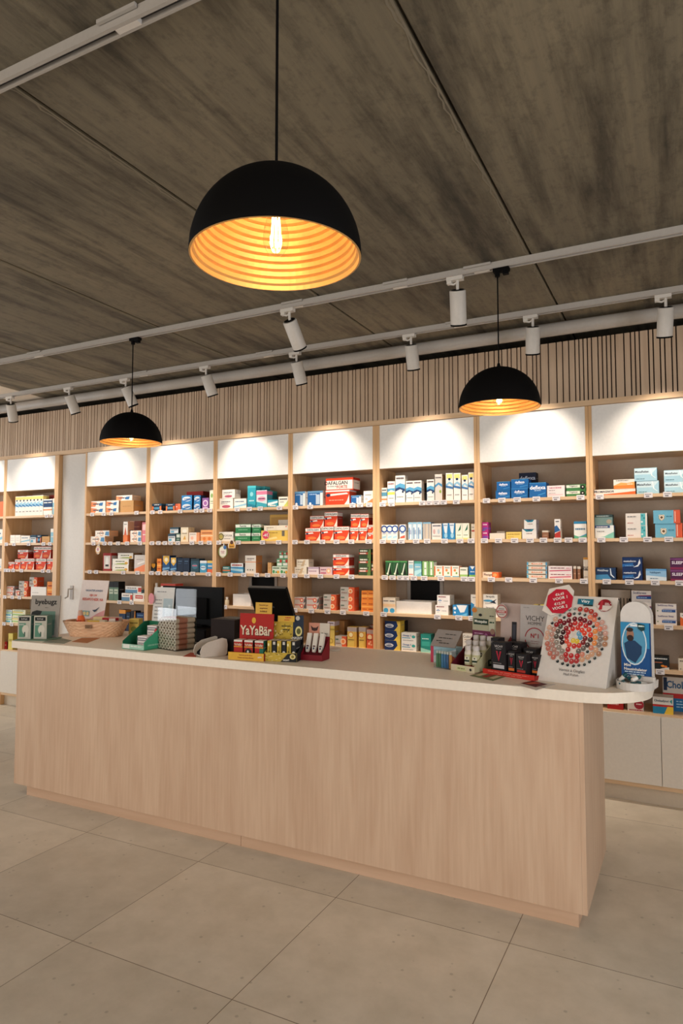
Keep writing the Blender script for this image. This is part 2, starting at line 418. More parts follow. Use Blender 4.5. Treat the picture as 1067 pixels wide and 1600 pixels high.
TAGS = {'A': [(12, 24, 47, 70, 80), (12, 24, 47, 70, 80), (8, 17, 24, 37, 70, 79), (10, 24, 35), (9, 24), ()],
 'B': [(145, 163, 175, 214), (148, 165, 174, 186, 200, 220), (143, 153, 195, 217), (190, 209), (), ()],
 'C': [(239, 251, 282, 307, 316, 328), (239, 249, 259, 268, 279, 301, 315, 328), (239, 249, 259, 268, 280, 292, 303, 327), (), (), ()],
 'D': [(371, 390, 407, 437), (342, 373, 411, 436), (342, 361, 382, 402, 419, 443), (353,), (), ()],
 'E': [(462, 485, 551, 563, 577), (461, 480, 504, 526, 549, 576), (461, 480, 501, 526, 549), (461, 487, 512, 536, 572), (), ()],
 'F': [(598, 612, 660, 671, 682, 693, 713), (598, 615, 627, 650, 667, 694, 718, 736), (601, 613, 625, 634, 646, 662, 688, 724, 736), (599, 682, 715, 736), (), ()],
 'G': [(760, 784, 808, 838, 869, 907), (756, 778, 803, 827, 848, 870, 887, 909), (766, 793, 831, 871, 910), (860,), (), ()],
 'H': [(937, 1013, 1043), (938, 973, 1010, 1043), (945, 980, 1020, 1058), (1039,), (1024, 1066), ()], 'Z': [(), (), (), (), (), ()]}
TAGS['A'][0] = (74, 81); 
tg = MB(); tg.box(-.024, .024, -.004, 0, -.026, .006, card('#e6e0e0', .5))
tg.art((-.024, -.004, -.026), (.048, 0, 0), (0, 0, .032), [('l', .12, .55, .85, .18, '#8a8588'), ('r', .2, .18, .62, .38, '#6d686c')])
tagmesh = tg.build('price_tag'); 
first_tag = [tagmesh]
UNITS = {}
for bk, (xa, xb, bn) in BAYS.items():
    r = empty('shelving_unit', ((xa + xb) / 2, SY, 0), 0, UL[bk], 'shelving', 'birch shelving units along the wall'); UNITS[bk] = r
    ex = .022 if bk == 'E' else 0; e0 = .008 if bk == 'F' else 0
    w = (xb - xa) / 2 - .0008; t = .019
    L, R = -w, w
    for s_ in (0, 1):
        tt = t + (e0 if s_ == 0 else 0) + (.006 if (bk == 'E' and s_ == 1) else 0) + (.035 if (bk == 'A' and s_ == 1) else 0)
        m = MB(); (m.box(L, L + tt, 0, .33, 0, 2.45, BIRCH) if s_ == 0 else m.box(R - tt + (.05 if bk == 'A' else 0), R + (.05 if bk == 'A' else 0), 0, .33, 0, 2.45, BIRCH))
        m.build('side_panel', r, .0015)
    il, ir = L + t + e0 + .0005, R - t - .0005 - (.006 if bk == 'E' else 0) + (.015 if bk == 'A' else 0)
    m = MB(); m.box(il, ir, BACK - SY, BACK - SY + .015, .1, 2.45, TAUPE); bp = m.build('back_panel', r)
    m = MB(); m.box(il, ir, .003, .022, HDR, 2.4495, WHITE); m.build('fascia_panel', r, .001)
    m = MB(); m.box(il, ir, .023, .309, HDR + .002, HDR + .02, BIRCHX); m.build('top_board', r)
    for i, z in enumerate(ROWS):
        m = MB(); m.box(il, ir, .002, .309, z - TH, z, BIRCHX); sh = m.build('shelf', r, .001)
        for px in TAGS[bk][i]:
            xx = onY(px, 780, SY).x - (xa + xb) / 2
            q = first_tag.pop() if first_tag else tagmesh.copy()
            if q.name not in COL.objects: COL.objects.link(q)
            q.parent = sh; q.location = (max(il + .026, min(ir - .026, xx)), .0, z)
    m = MB(); m.box(il, ir, .004, .309, .10, .127, BIRCHX); m.build('base_board', r)
    m = MB(); m.box(il, ir, .045, .06, 0, .0995, card('#c9bba6', .5)); m.build('plinth', r)
    for k in (0, 1):
        m = MB(); a = il + k * (ir - il) / 2 + .0015; b = il + (k + 1) * (ir - il) / 2 - .0015
        m.box(a, b, -.002, .018 - .017, .129, .521, CREAM) if False else m.box(a, b, -.016, .0015, .129, .535, CREAM)
        m.build('cupboard_door', r, .001)
    if bk in 'DF':
        # robot delivery hatch: grey frame round a black opening
        pa, pb = ((394, 430) if bk == 'D' else (642, 688))
        a = onY(pa, 925, BACK).x - (xa + xb) / 2; b = onY(pb, 925, BACK).x - (xa + xb) / 2; yb = BACK - SY
        m = MB(); z0, z1 = 1.08, 1.315; f = .025
        m.box(a - f, a, yb - .012, yb, z0, z1, RAIL); m.box(b, b + f, yb - .012, yb, z0, z1, RAIL); m.box(a, b, yb - .012, yb, z1 - .012, z1, RAIL)
        h = m.build('delivery_hatch', r)
        m = MB(); m.box(a, b, yb - .003, yb - .0005, z0, z1 - .012, PLAST); m.box(a + .05, b - .01, yb - .006, yb - .003, z0 + .07, z0 + .074, card('#2a2a2a')); m.build('hatch_opening', h)

# ------------------------------------------------------------------ carton designs
W_, NV, BL, TL, RD, OR, YL, GN, KR = '#ece8e0', '#1d2f52', '#1f6fa8', '#2aa3a6', '#c2291f', '#e2622b', '#e6c04a', '#2f8a4e', '#c79a63'
GT = '#8c8a88'
def lines(c=GT, u0=.15, u1=.85, *vs): return [('l', u0, v, u1, .035, c) for v in vs]
# key: (name, description <=6 words, category, front, side, depth, artwork)
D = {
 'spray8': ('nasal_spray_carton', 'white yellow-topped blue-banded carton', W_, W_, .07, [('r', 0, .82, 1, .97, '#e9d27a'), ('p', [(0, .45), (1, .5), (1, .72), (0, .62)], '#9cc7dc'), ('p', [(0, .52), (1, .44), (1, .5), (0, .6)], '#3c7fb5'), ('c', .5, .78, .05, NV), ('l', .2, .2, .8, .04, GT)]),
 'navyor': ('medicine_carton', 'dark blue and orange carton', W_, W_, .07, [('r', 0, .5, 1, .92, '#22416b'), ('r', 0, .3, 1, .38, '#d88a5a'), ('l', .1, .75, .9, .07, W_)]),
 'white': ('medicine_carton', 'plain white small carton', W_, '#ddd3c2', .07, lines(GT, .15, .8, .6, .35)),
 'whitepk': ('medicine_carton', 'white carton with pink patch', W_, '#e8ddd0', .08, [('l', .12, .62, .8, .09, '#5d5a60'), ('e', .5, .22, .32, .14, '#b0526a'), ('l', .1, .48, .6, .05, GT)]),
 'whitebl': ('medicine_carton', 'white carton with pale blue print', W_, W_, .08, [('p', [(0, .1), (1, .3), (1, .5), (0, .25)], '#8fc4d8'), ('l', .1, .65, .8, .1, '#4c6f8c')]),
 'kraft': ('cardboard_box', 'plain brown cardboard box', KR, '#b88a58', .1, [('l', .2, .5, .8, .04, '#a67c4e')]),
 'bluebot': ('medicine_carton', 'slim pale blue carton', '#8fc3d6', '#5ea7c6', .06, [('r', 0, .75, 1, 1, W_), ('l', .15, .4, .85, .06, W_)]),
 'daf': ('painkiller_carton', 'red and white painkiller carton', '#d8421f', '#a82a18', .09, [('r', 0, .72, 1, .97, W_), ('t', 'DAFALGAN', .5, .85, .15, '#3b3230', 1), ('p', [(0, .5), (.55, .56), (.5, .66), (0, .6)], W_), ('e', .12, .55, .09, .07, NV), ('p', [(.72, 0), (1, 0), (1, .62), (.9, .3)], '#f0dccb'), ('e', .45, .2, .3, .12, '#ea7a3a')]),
 'bigdaf': ('painkiller_carton', 'large red white painkiller carton', '#d8421f', '#b5301a', .12, [('r', .02, .08, .98, .8, '#efe6da'), ('t', 'DAFALGAN', .38, .6, .3, '#1d1b22', 1), ('t', 'FORTE', .6, .27, .24, '#b5321f', 1), ('l', .05, .3, .4, .06, GT)]),
 'bigdaf2': ('painkiller_carton', 'big orange striped painkiller carton', '#d8421f', '#d8502a', .12, [('r', 0, .9, 1, 1, W_), ('p', [(.2, .62), (.95, .72), (.9, .82), (.2, .76)], W_), ('e', .11, .68, .09, .11, NV), ('p', [(.78, 0), (1, 0), (1, .7), (.9, .25)], W_), ('l', .15, .3, .75, .05, '#f1b196')]),
 'grun': ('effervescent_carton', 'grey orange sunburst carton', '#b9b2a8', '#a49b92', .08, [('r', .6, 0, 1, 1, '#d85a33'), ('c', .72, .5, .3, '#f1c9a0'), ('c', .72, .5, .17, '#ef8a4a'), ('r', .05, .6, .3, .75, '#5b6d60'), ('l', .08, .25, .5, .08, '#8b5a50')]),
 'grun2': ('effervescent_carton', 'grey pink sunburst carton', '#c7bcb4', '#8f8780', .08, [('r', .05, .55, .55, .8, '#c98577'), ('g', .68, .5, .36, .14, '#dc5138'), ('c', .68, .5, .18, '#f6dfb8'), ('p', [(.85, 0), (1, .2), (1, .9), (.9, .6)], '#4e4b4a')]),
 'orange': ('medicine_carton', 'bright orange carton', '#e88a35', '#cf7427', .08, [('r', 0, .42, 1, .55, '#f1ad5a'), ('l', .15, .7, .85, .09, '#a8401f'), ('l', .15, .2, .85, .08, '#a8401f')]),
 'longwh': ('medicine_carton', 'long low white carton', W_, W_, .08, lines(GT, .1, .5, .4)),
 'cyanst': ('medicine_carton', 'cyan and green striped carton', '#dfe8e0', '#dfe8e0', .08, [('r', 0, .1, .8, .3, '#3fa7c4'), ('r', .1, .45, 1, .6, '#8abf7a'), ('l', .1, .75, .9, .1, '#3a86a4')]),
 'yelgr': ('medicine_carton', 'yellow-green striped carton', '#e6e4c4', '#dcdcb4', .08, [('r', 0, .15, 1, .35, '#9dc27a'), ('r', 0, .55, .8, .7, '#d9c35a'), ('l', .1, .8, .9, .08, '#5b8a6a')]),
 'toothb': ('toothpaste_carton', 'flat white orange-blue carton', W_, '#e4d2bb', .11, [('p', [(0, .1), (.3, .1), (.42, .75), (0, .9)], '#e9905f'), ('p', [(.55, .25), (.8, .2), (.85, .75), (.62, .7)], '#3977b0'), ('l', .15, .42, .6, .2, '#5a5560')]),
 'tootho': ('toothpaste_carton', 'flat white swirl-printed carton', W_, '#dcae84', .11, [('e', .42, .5, .4, .4, '#f5eee2'), ('g', .45, .5, .45, .1, '#e9a377'), ('p', [(.7, .2), (.98, .1), (.98, .8), (.75, .8)], '#5e92bd'), ('l', .15, .45, .62, .18, '#77696a')]),
 'ortall': ('medicine_carton', 'tall orange and white carton', W_, '#e9b48f', .08, [('r', 0, 0, 1, .35, '#e8824d'), ('p', [(.2, .35), (.8, .35), (.5, .75)], '#d76b52'), ('l', .2, .85, .8, .04, GT)]),
 'brred': ('medicine_carton', 'brown-red bulky carton', '#8a4a3c', '#d07f68', .1, [('p', [(0, .2), (.5, 1), (.1, 1), (0, .6)], '#cda089'), ('l', .35, .7, .9, .05, '#c7866a')]),
 'pinkt': ('medicine_carton', 'tall pink carton', '#d9808a', '#c76f7b', .08, [('r', .1, .6, .9, .9, '#efc6c4'), ('l', .2, .35, .8, .05, W_)]),
 'redtub': ('medicine_carton', 'white tube-picture red-sided carton', '#9f2a26', '#b23a2f', .07, [('r', .12, .12, .88, .85, '#d8cfc6'), ('p', [(.3, .25), (.7, .25), (.64, .8), (.36, .8)], '#ece9e4'), ('r', .3, .25, .7, .36, '#2e2a2c')]),
 'greeno': ('toothpaste_carton', 'white and green herbal carton', W_, '#8a6a44', .11, [('e', .5, .5, .48, .42, '#f6f2e6'), ('p', [(.1, .1), (.9, .05), (.7, .3), (.3, .25)], '#9cae5a'), ('e', .85, .3, .1, .2, '#d9a74a'), ('l', .2, .5, .75, .14, '#5d6b4a')]),
 'leanor': ('medicine_carton', 'grey-white orange-footed carton', '#cfcac4', '#b9aea4', .08, [('p', [(0, 0), (1, 0), (1, .45), (0, .15)], '#e28a60'), ('l', .2, .7, .85, .05, '#a59a96'), ('p', [(.3, .4), (.95, .55), (.95, .65), (.3, .5)], W_)]),
 'greenb': ('glass_bottle_carton', 'black-capped green bottle carton', '#5f7c68', '#1b1b1a', .08, [('r', 0, .7, 1, 1, '#141414'), ('r', .1, .35, .9, .6, '#b9c4b0'), ('l', .2, .45, .8, .05, '#3d5a46')]),
 'bluegr': ('medicine_carton', 'flat blue-grey striped carton', W_, '#d8d0c8', .1, [('r', 0, 0, .75, .5, '#5f8aa8'), ('l', .1, .65, .7, .14, '#7a7a80'), ('r', .8, .2, 1, .8, '#c9473a')]),
 'whred': ('medicine_carton', 'flat white red-labelled carton', W_, W_, .1, [('r', .2, .35, .9, .75, '#c23b30'), ('l', .28, .5, .85, .1, W_)]),
 'navyt': ('medicine_carton', 'navy carton with orange top', '#1d3557', '#16233a', .07, [('r', 0, .82, 1, 1, '#e59a3c'), ('t', 'LABORATOIRE', .5, .4, .12, '#c7d3e2', 0, 1.5708), ('r', .1, .05, .9, .1, '#5b7ba3')]),
 'blackor': ('medicine_carton', 'black orange-edged carton', '#15161c', '#101015', .07, [('p', [(.7, 0), (1, 0), (1, 1), (.85, 1)], '#e08c2f'), ('l', .1, .15, .7, .06, W_)]),
 'bluest': ('medicine_carton', 'low navy blue carton', '#1f3e6d', '#172c50', .09, [('l', .15, .4, .85, .2, '#6f9bc4')]),
 'nvor': ('medicine_carton', 'dark navy orange-cornered carton', '#1c2b44', '#16202f', .08, [('r', 0, .75, 1, 1, '#2b4f68'), ('p', [(0, 0), (.12, 0), (.2, .6), (0, .7)], '#df7a45'), ('p', [(1, 0), (.88, 0), (.8, .6), (1, .7)], '#df7a45'), ('r', .2, .25, .8, .55, '#4a8fb0'), ('l', .25, .8, .75, .08, W_)]),
 'redside': ('medicine_carton', 'small red-orange carton', '#cc5a3a', '#7a2420', .08, [('r', .45, 0, 1, 1, '#d9714a'), ('l', .1, .5, .4, .1, W_)]),
 'bluewh': ('medicine_carton', 'blue carton with white oval', '#2f86c2', NV, .08, [('e', .5, .5, .42, .33, '#dfe9ee'), ('p', [(.1, .1), (.9, .4), (.9, .6), (.1, .3)], '#3c7ab8'), ('l', .2, .48, .8, .09, '#274a86')]),
 'purple': ('medicine_carton', 'purple round-print carton', '#8a5a9c', '#6b3f7e', .08, [('c', .5, .55, .28, '#e5d3e6'), ('c', .5, .55, .18, '#a86bb0'), ('r', .1, .08, .9, .2, '#d9c0dc')]),
 'greenwh': ('medicine_carton', 'tall cream and green carton', '#eeebd8', '#dcd9bc', .08, [('e', .5, .72, .25, .12, '#8fb86b'), ('l', .2, .4, .8, .04, '#7a9a5c'), ('l', .2, .3, .8, .03, GT)]),
 'redbk': ('medicine_carton', 'flat dark red carton', '#a02a22', '#7d1f1a', .1, [('r', 0, .4, 1, .6, '#c2574a'), ('l', .3, .7, .8, .1, W_)]),
 'dkwb': ('medicine_carton', 'dark-topped white blue carton', '#dfe4e6', '#38454f', .07, [('r', 0, .7, 1, 1, '#2c4a5c'), ('r', .1, .1, .5, .4, '#62a8c4'), ('l', .1, .5, .9, .1, '#3b4a58')]),
 'gbott': ('medicine_carton', 'small dark green carton', '#3a5e54', '#203b36', .07, [('r', .1, .5, .9, .85, '#cfd8ce'), ('l', .15, .25, .85, .08, '#b8c8b8')]),
 'creamt': ('medicine_carton', 'tall cream leaf-printed carton', '#e9dcc0', '#e0c79c', .08, [('e', .5, .75, .3, .12, '#f5efe0'), ('p', [(.3, .15), (.7, .15), (.55, .45)], '#d8a95a'), ('l', .15, .55, .85, .05, '#8a7a62')]),
 'pinkor': ('medicine_carton', 'white carton with orange figures', '#eee0d2', '#d9854f', .1, [('r', .72, 0, 1, 1, '#e29a6a'), ('c', .3, .4, .18, '#f0b9a0'), ('l', .1, .78, .65, .06, GT)]),
 'orwave': ('medicine_carton', 'wide orange wave-print carton', '#e6a468', '#cf8446', .1, [('r', 0, .45, 1, .55, '#f2d3ac'), ('e', .3, .25, .12, .14, '#d97b3a'), ('e', .7, .25, .12, .14, '#d97b3a'), ('l', .1, .7, .9, .1, '#b0623a')]),
 'blkyel': ('vitamin_carton', 'black yellow-shield carton', '#22252b', '#181a1e', .07, [('p', [(.1, .95), (.9, .95), (.9, .65), (.5, .4), (.1, .65)], '#d99a2f'), ('r', .15, .1, .85, .3, '#3b4a55')]),
 'nvyel': ('vitamin_carton', 'blue carton with yellow shield', '#1f4f80', '#17304f', .08, [('p', [(.08, .98), (.92, .98), (.92, .65), (.5, .42), (.08, .65)], '#dfb24a'), ('c', .5, .75, .13, '#eee3c4'), ('p', [(0, .1), (1, .2), (1, .3), (0, .25)], '#6ea0c8'), ('l', .15, .05, .85, .04, W_)]),
 'navyp': ('vitamin_carton', 'plain dark navy carton', '#16283f', '#101d2e', .09, [('l', .2, .75, .8, .05, '#5b7a98'), ('l', .2, .6, .7, .04, '#3b5878')]),
 'dkteal': ('medicine_carton', 'dark teal pink-lettered carton', '#2d4e5e', '#223b48', .08, [('e', .5, .45, .35, .2, '#3f7285'), ('l', .2, .45, .8, .09, '#c76f84'), ('r', 0, .85, 1, 1, '#1c3440')]),
 'bluefoam': ('medicine_carton', 'white-headed blue carton', '#4a9cc4', '#2c6d94', .08, [('r', 0, .78, 1, 1, '#dfe6ea'), ('e', .5, .4, .4, .18, '#d5e6ee'), ('l', .15, .38, .85, .08, '#2b5d94')]),
 'blueor': ('medicine_carton', 'blue carton with orange foot', '#3f8fc0', '#2c6d94', .08, [('r', 0, 0, 1, .3, '#dd6b43'), ('r', 0, .8, 1, 1, '#e2c16a'), ('l', .15, .5, .85, .1, W_)]),
 'redflat': ('medicine_carton', 'flat red and white carton', W_, W_, .1, [('r', 0, .55, 1, 1, '#c4483a'), ('l', .1, .2, .8, .15, GT)]),
 'tealt': ('medicine_carton', 'tall teal blue carton', '#2fa3b5', '#1c7f95', .08, [('r', 0, .9, 1, 1, '#4ec0c8'), ('e', .5, .62, .2, .1, '#8fd5da'), ('l', .2, .3, .8, .05, '#d4f0f0'), ('p', [(0, 0), (1, 0), (1, .12), (0, .2)], '#1d7f9c')]),
 'pinkteal': ('medicine_carton', 'pink and teal carton', '#d5e6e8', '#3fa0b0', .08, [('r', 0, .75, 1, .95, '#dd7f9d'), ('e', .5, .5, .38, .14, '#e6a3b8'), ('p', [(0, 0), (1, 0), (1, .2), (0, .35)], '#3aa3b5'), ('l', .2, .48, .8, .07, '#6a3b60')]),
 'tealfl': ('medicine_carton', 'low teal white-lettered carton', '#2f9fb4', '#2a8ba0', .08, [('p', [(0, .2), (1, .6), (1, .85), (0, .6)], '#dfeeee'), ('l', .2, .15, .8, .15, W_)]),
 'limew': ('medicine_carton', 'white carton with lime corner', '#eceadb', '#d9ddb0', .08, [('p', [(.45, 0), (1, 0), (1, .75)], '#c8cf6a'), ('l', .1, .7, .8, .12, '#3b3f42'), ('l', .1, .45, .5, .07, GT)]),
 'circg': ('medicine_carton', 'white carton with green ring', '#e6e1d6', '#d6cdbc', .09, [('g', .14, .5, .36, .13, '#7d7a34'), ('c', .14, .5, .2, '#c6b65a'), ('t', 'YOFUUR', .62, .6, .2, '#4f4a48'), ('l', .35, .25, .85, .07, GT)]),
 'greenbx': ('medicine_carton', 'green white-banded carton', '#2c7d4c', '#1c5636', .09, [('r', 0, .62, 1, .95, '#dfe3d8'), ('t', 'Rennie', .5, .78, .24, '#2b4a3a', 1), ('l', .2, .3, .8, .1, '#7fbb93')]),
 'yello': ('medicine_carton', 'long yellow carton', '#e4c25e', '#d6ae48', .1, [('r', .75, .45, .85, .95, '#6a6258'), ('p', [(.3, .1), (.6, .25), (.55, .4), (.28, .3)], '#f3dc98'), ('l', .1, .75, .6, .06, '#a07c2c')]),
 'creaml': ('medicine_carton', 'long cream carton', '#e6ddc8', '#d9c9a4', .08, [('r', .5, .1, .505, .9, '#b9a98a'), ('l', .1, .5, .4, .12, '#a08c74'), ('c', .92, .75, .14, '#c4483a')]),
 'yelkr': ('cardboard_box', 'open yellow display carton', '#cda553', '#b58d40', .1, [('r', .06, .1, .94, .9, '#b08a4a'), ('r', .45, .25, 1, .8, '#dcd6ca'), ('p', [(.3, .4), (.5, .3), (.48, .7)], '#4a4a4a')]),
 'blusea': ('medicine_carton', 'blue carton with sea picture', '#dfe6e6', '#4a342f', .09, [('r', 0, 0, 1, .62, '#3f93c4'), ('p', [(0, .3), (1, .15), (1, .4), (0, .5)], '#a6d2e2'), ('l', .1, .75, .9, .12, '#b0433a')]),
 'tealsm': ('medicine_carton', 'small teal orange-striped carton', '#3a8a8a', '#a05a3c', .08, [('r', 0, .3, 1, .5, '#d9774a'), ('l', .1, .7, .8, .15, W_)]),
 'whortall': ('medicine_carton', 'tall white orange-lined carton', '#ddd8ce', '#c98c52', .09, [('r', 0, .62, 1, .66, '#d98a52'), ('l', .15, .8, .85, .05, '#6a6260'), ('l', .15, .72, .6, .04, '#a59c94'), ('c', .25, .2, .04, '#5b564f'), ('c', .5, .2, .04, '#5b564f'), ('c', .72, .2, .04, '#5b564f')]),
 'greenmx': ('medicine_carton', 'white carton with green leaves', '#d5e0cc', '#c2d0b8', .08, [('e', .2, .3, .15, .22, '#3f8f57'), ('e', .75, .25, .16, .2, '#d9a03c'), ('p', [(.4, .1), (.65, .15), (.5, .45)], '#3f8f57'), ('l', .1, .7, .9, .16, '#4a6f4f')]),
 'greenrd': ('medicine_carton', 'green carton with red stripe', '#5f9a72', '#3b6b4c', .08, [('r', .1, .1, .9, .45, '#dde3d8'), ('r', .55, .5, .9, .9, '#b33f36'), ('l', .1, .65, .5, .15, W_)]),
 'bluehalf': ('medicine_carton', 'blue and white halved carton', '#1c5f9e', '#e4e4e2', .08, [('r', .82, 0, 1, .86, '#e6e6e4'), ('r', 0, .86, 1, 1, '#5f8fb5'), ('c', .17, .15, .09, '#e6eef4'), ('l', .12, .74, .6, .06, '#a8c8e4'), ('r', .55, .1, .8, .75, '#b7c9d8')]),
 'whor': ('medicine_carton', 'white carton with orange corner', W_, '#e9dfd2', .08, [('p', [(0, 0), (1, 0), (1, .42), (.3, .1)], '#e58a55'), ('l', .15, .65, .8, .08, GT), ('g', .3, .38, .08, .03, '#c26a50')]),
 'beige': ('medicine_carton', 'cream carton with brown script', '#e2dac8', '#d6cab2', .08, [('p', [(.35, .1), (.6, .1), (.75, .9), (.6, .9)], '#c9b08c'), ('l', .1, .6, .55, .1, '#8c7c66'), ('l', .1, .3, .8, .06, '#b5a58a')]),
 'lilac': ('medicine_carton', 'lilac and white carton', '#ddd0d4', '#cbbcc4', .08, [('r', 0, .75, 1, 1, '#b9a4b5'), ('l', .1, .4, .8, .12, '#97758c')]),
 'pinksun': ('medicine_carton', 'pink sunburst carton', '#d3b7bb', '#b5436a', .08, [('g', .7, .5, .32, .12, '#e9b07a'), ('c', .7, .5, .16, '#f5e2c0'), ('r', .05, .15, .5, .3, '#b0506e'), ('l', .08, .6, .5, .12, '#8c5468')]),
 'greenblk': ('medicine_carton', 'black-green carton with red stripe', '#33472a', '#1c2418', .08, [('r', 0, .4, .8, .62, '#b0432f'), ('p', [(.7, 0), (1, 0), (1, 1), (.85, 1), (.75, .5)], '#5f7d3c'), ('l', .1, .72, .7, .15, '#e0e0d0'), ('l', .1, .45, .6, .12, W_)]),
 'yellil': ('medicine_carton', 'tall yellow lilac-topped carton', '#dfc365', '#b58a3c', .08, [('r', 0, .82, 1, 1, '#cfc4cc'), ('r', 0, .64, 1, .7, '#b59a3c'), ('l', .15, .9, .85, .04, '#5f5560'), ('g', .5, .2, .1, .03, '#b5953c')]),
 'yelsun': ('medicine_carton', 'tall yellow sunburst carton', '#e2bf5c', '#c9913c', .08, [('r', 0, .78, 1, 1, '#b5a7a2'), ('c', .38, .62, .14, '#f3e3ae'), ('g', .38, .62, .15, .04, '#d98c34'), ('l', .1, .35, .8, .05, '#8a6a3a'), ('r', .75, 0, 1, .75, '#d9a748')]),
 'orsun': ('medicine_carton', 'tall red-orange sunburst carton', '#d95f35', '#b9451f', .08, [('r', 0, .78, 1, 1, '#b59a92'), ('c', .45, .6, .13, '#f3d2a0'), ('c', .35, .25, .07, '#f0b48a'), ('c', .65, .2, .06, '#f0b48a'), ('c', .55, .35, .05, '#f0b48a'), ('l', .1, .45, .8, .05, '#8a2a1c')]),
 'smallsp': ('nasal_spray_carton', 'smallest white carton at left end', W_, '#cdbfae', .06, [('r', 0, .45, 1, .7, '#5a9ab5'), ('r', 0, .2, 1, .3, '#d98a5a'), ('l', .1, .8, .9, .08, '#3f4a55')]),
 'spyel': ('nasal_spray_carton', 'white blue yellow-banded carton', W_, W_, .06, [('p', [(0, .38), (1, .38), (1, .5), (0, .5)], '#e6d25e'), ('p', [(0, .5), (.5, .6), (1, .54), (1, .68), (0, .66)], '#4f9dc4'), ('l', .1, .85, .9, .06, '#a0646a'), ('l', .15, .2, .85, .04, GT)]),
 'spnav': ('nasal_spray_carton', 'white carton with navy wave', W_, '#c2bab0', .06, [('p', [(0, .5), (.4, .58), (1, .5), (1, .66), (.5, .72), (0, .64)], '#5aa5cc'), ('p', [(0, .42), (.5, .5), (1, .4), (1, .5), (.4, .58), (0, .52)], '#1f3f6e'), ('e', .78, .4, .1, .05, NV), ('l', .1, .87, .9, .06, '#5a4a50'), ('l', .15, .2, .85, .03, GT), ('r', .02, .1, .06, .35, BL)]),
 'spgrn': ('nasal_spray_carton', 'tall grey-white blue-green carton', '#d5cec4', '#c4a886', .07, [('p', [(0, .5), (.5, .62), (1, .52), (1, .62), (.5, .7), (0, .6)], '#4a92c0'), ('e', .75, .36, .14, .06, '#8fae3c'), ('l', .1, .85, .9, .05, '#6a5f60')]),
 'spye2': ('nasal_spray_carton', 'tall white yellow-topped spray carton', W_, '#cdb898', .06, [('r', .1, .8, .9, .96, '#e6d77e'), ('c', .5, .78, .05, NV), ('p', [(0, .5), (.5, .62), (1, .5), (1, .62), (.5, .7), (0, .6)], '#8fbcd4'), ('p', [(0, .48), (1, .42), (1, .5), (0, .56)], '#3f74a8'), ('l', .2, .2, .8, .03, GT)]),
 'ringb': ('medicine_carton', 'white carton with blue ring', W_, '#ddd3c6', .07, [('g', .5, .72, .24, .09, '#1f4f96'), ('p', [(.1, .1), (.9, .15), (.9, .3), (.1, .22)], '#a4d0e2'), ('l', .2, .4, .8, .05, '#5a86b5')]),
 'ringr': ('medicine_carton', 'blue-ringed carton with red foot', W_, '#ddd3c6', .07, [('g', .5, .72, .24, .09, '#1f4f96'), ('p', [(.1, .1), (.9, .12), (.9, .32), (.1, .2)], '#d95a45'), ('l', .2, .42, .8, .05, '#5a86b5')]),
 'strip': ('medicine_carton', 'blue and white upright-lettered carton', '#e2e8ea', '#c7d3da', .07, [('r', .1, .05, .3, .7, '#3f86b8'), ('r', .75, 0, .92, 1, '#7fb4d2'), ('t', 'physiomer', .5, .45, .16, '#2b5f9c', 0, 1.5708), ('r', 0, .9, .7, 1, '#8fc4dc')]),
 'stript': ('medicine_carton', 'tan striped upright carton', '#d9cbb8', '#a8927a', .07, [('r', .3, 0, .42, 1, '#6a7f96'), ('r', .6, .05, .7, .9, '#8a7a70'), ('r', 0, .92, 1, 1, '#7fb4d2')]),
 'capswh': ('medicine_carton', 'wide white grey-lettered carton', '#e0dcd6', '#cfc6ba', .07, [('l', .1, .82, .9, .08, '#3b3f58'), ('e', .25, .5, .12, .16, '#cfa8a4'), ('e', .7, .5, .12, .16, '#b5c4cc'), ('l', .1, .2, .9, .04, GT)]),
 'bluepic': ('medicine_carton', 'blue and white picture carton', '#2c86bd', '#1f5f94', .07, [('p', [(.1, 1), (.9, 1), (.7, .3), (.35, .45)], '#dfe9ee'), ('e', .55, .25, .25, .16, '#9ccbe0'), ('l', .2, .85, .8, .05, '#3a6a94')]),
 'greenlf': ('medicine_carton', 'white carton with green blade', '#e9ead8', '#d2d4b0', .07, [('p', [(.35, .5), (.85, .95), (.75, .6)], '#1f6b4c'), ('r', 0, 0, 1, .1, '#e0d98a'), ('l', .2, .25, .8, .05, '#8c9a80')]),
 'creamr': ('medicine_carton', 'cream red-dashed carton', '#e4dccb', '#d5c8b0', .07, [('r', .1, .5, .9, .6, '#b5473a'), ('l', .2, .75, .8, .05, GT)]),
 'greenbk': ('medicine_carton', 'dark green black-lined carton', '#2a5a34', '#1a1f18', .07, [('p', [(.1, .1), (.9, .1), (.5, .9)], '#0f1a12'), ('p', [(.25, .2), (.45, .2), (.75, .85), (.6, .85)], '#c9d8c0'), ('r', 0, .92, 1, 1, '#4f9a56'), ('e', .3, .15, .15, .08, '#d8e2cc')]),
 'whgrn': ('medicine_carton', 'white carton with blue lines', '#e2e4de', '#b9c4bc', .07, [('r', .1, .5, .9, .75, '#9cc8d4'), ('l', .1, .85, .9, .05, '#5f7a84'), ('r', .1, .1, .9, .16, '#c9756a')]),
 'ltblue': ('medicine_carton', 'light blue green-topped carton', '#7fbcd0', '#4f8f7a', .07, [('r', 0, .85, 1, 1, '#4a9a86'), ('p', [(0, 0), (1, .3), (1, .5), (0, .35)], '#aedbe2'), ('l', .15, .6, .85, .06, W_)]),
 'greenv': ('medicine_carton', 'green carton with white centre', '#7fb069', '#5c9154', .07, [('r', .3, .05, .7, .95, '#e8eadc'), ('l', .35, .5, .65, .06, '#5c8a50'), ('r', 0, 0, 1, .1, '#4a8a44')]),
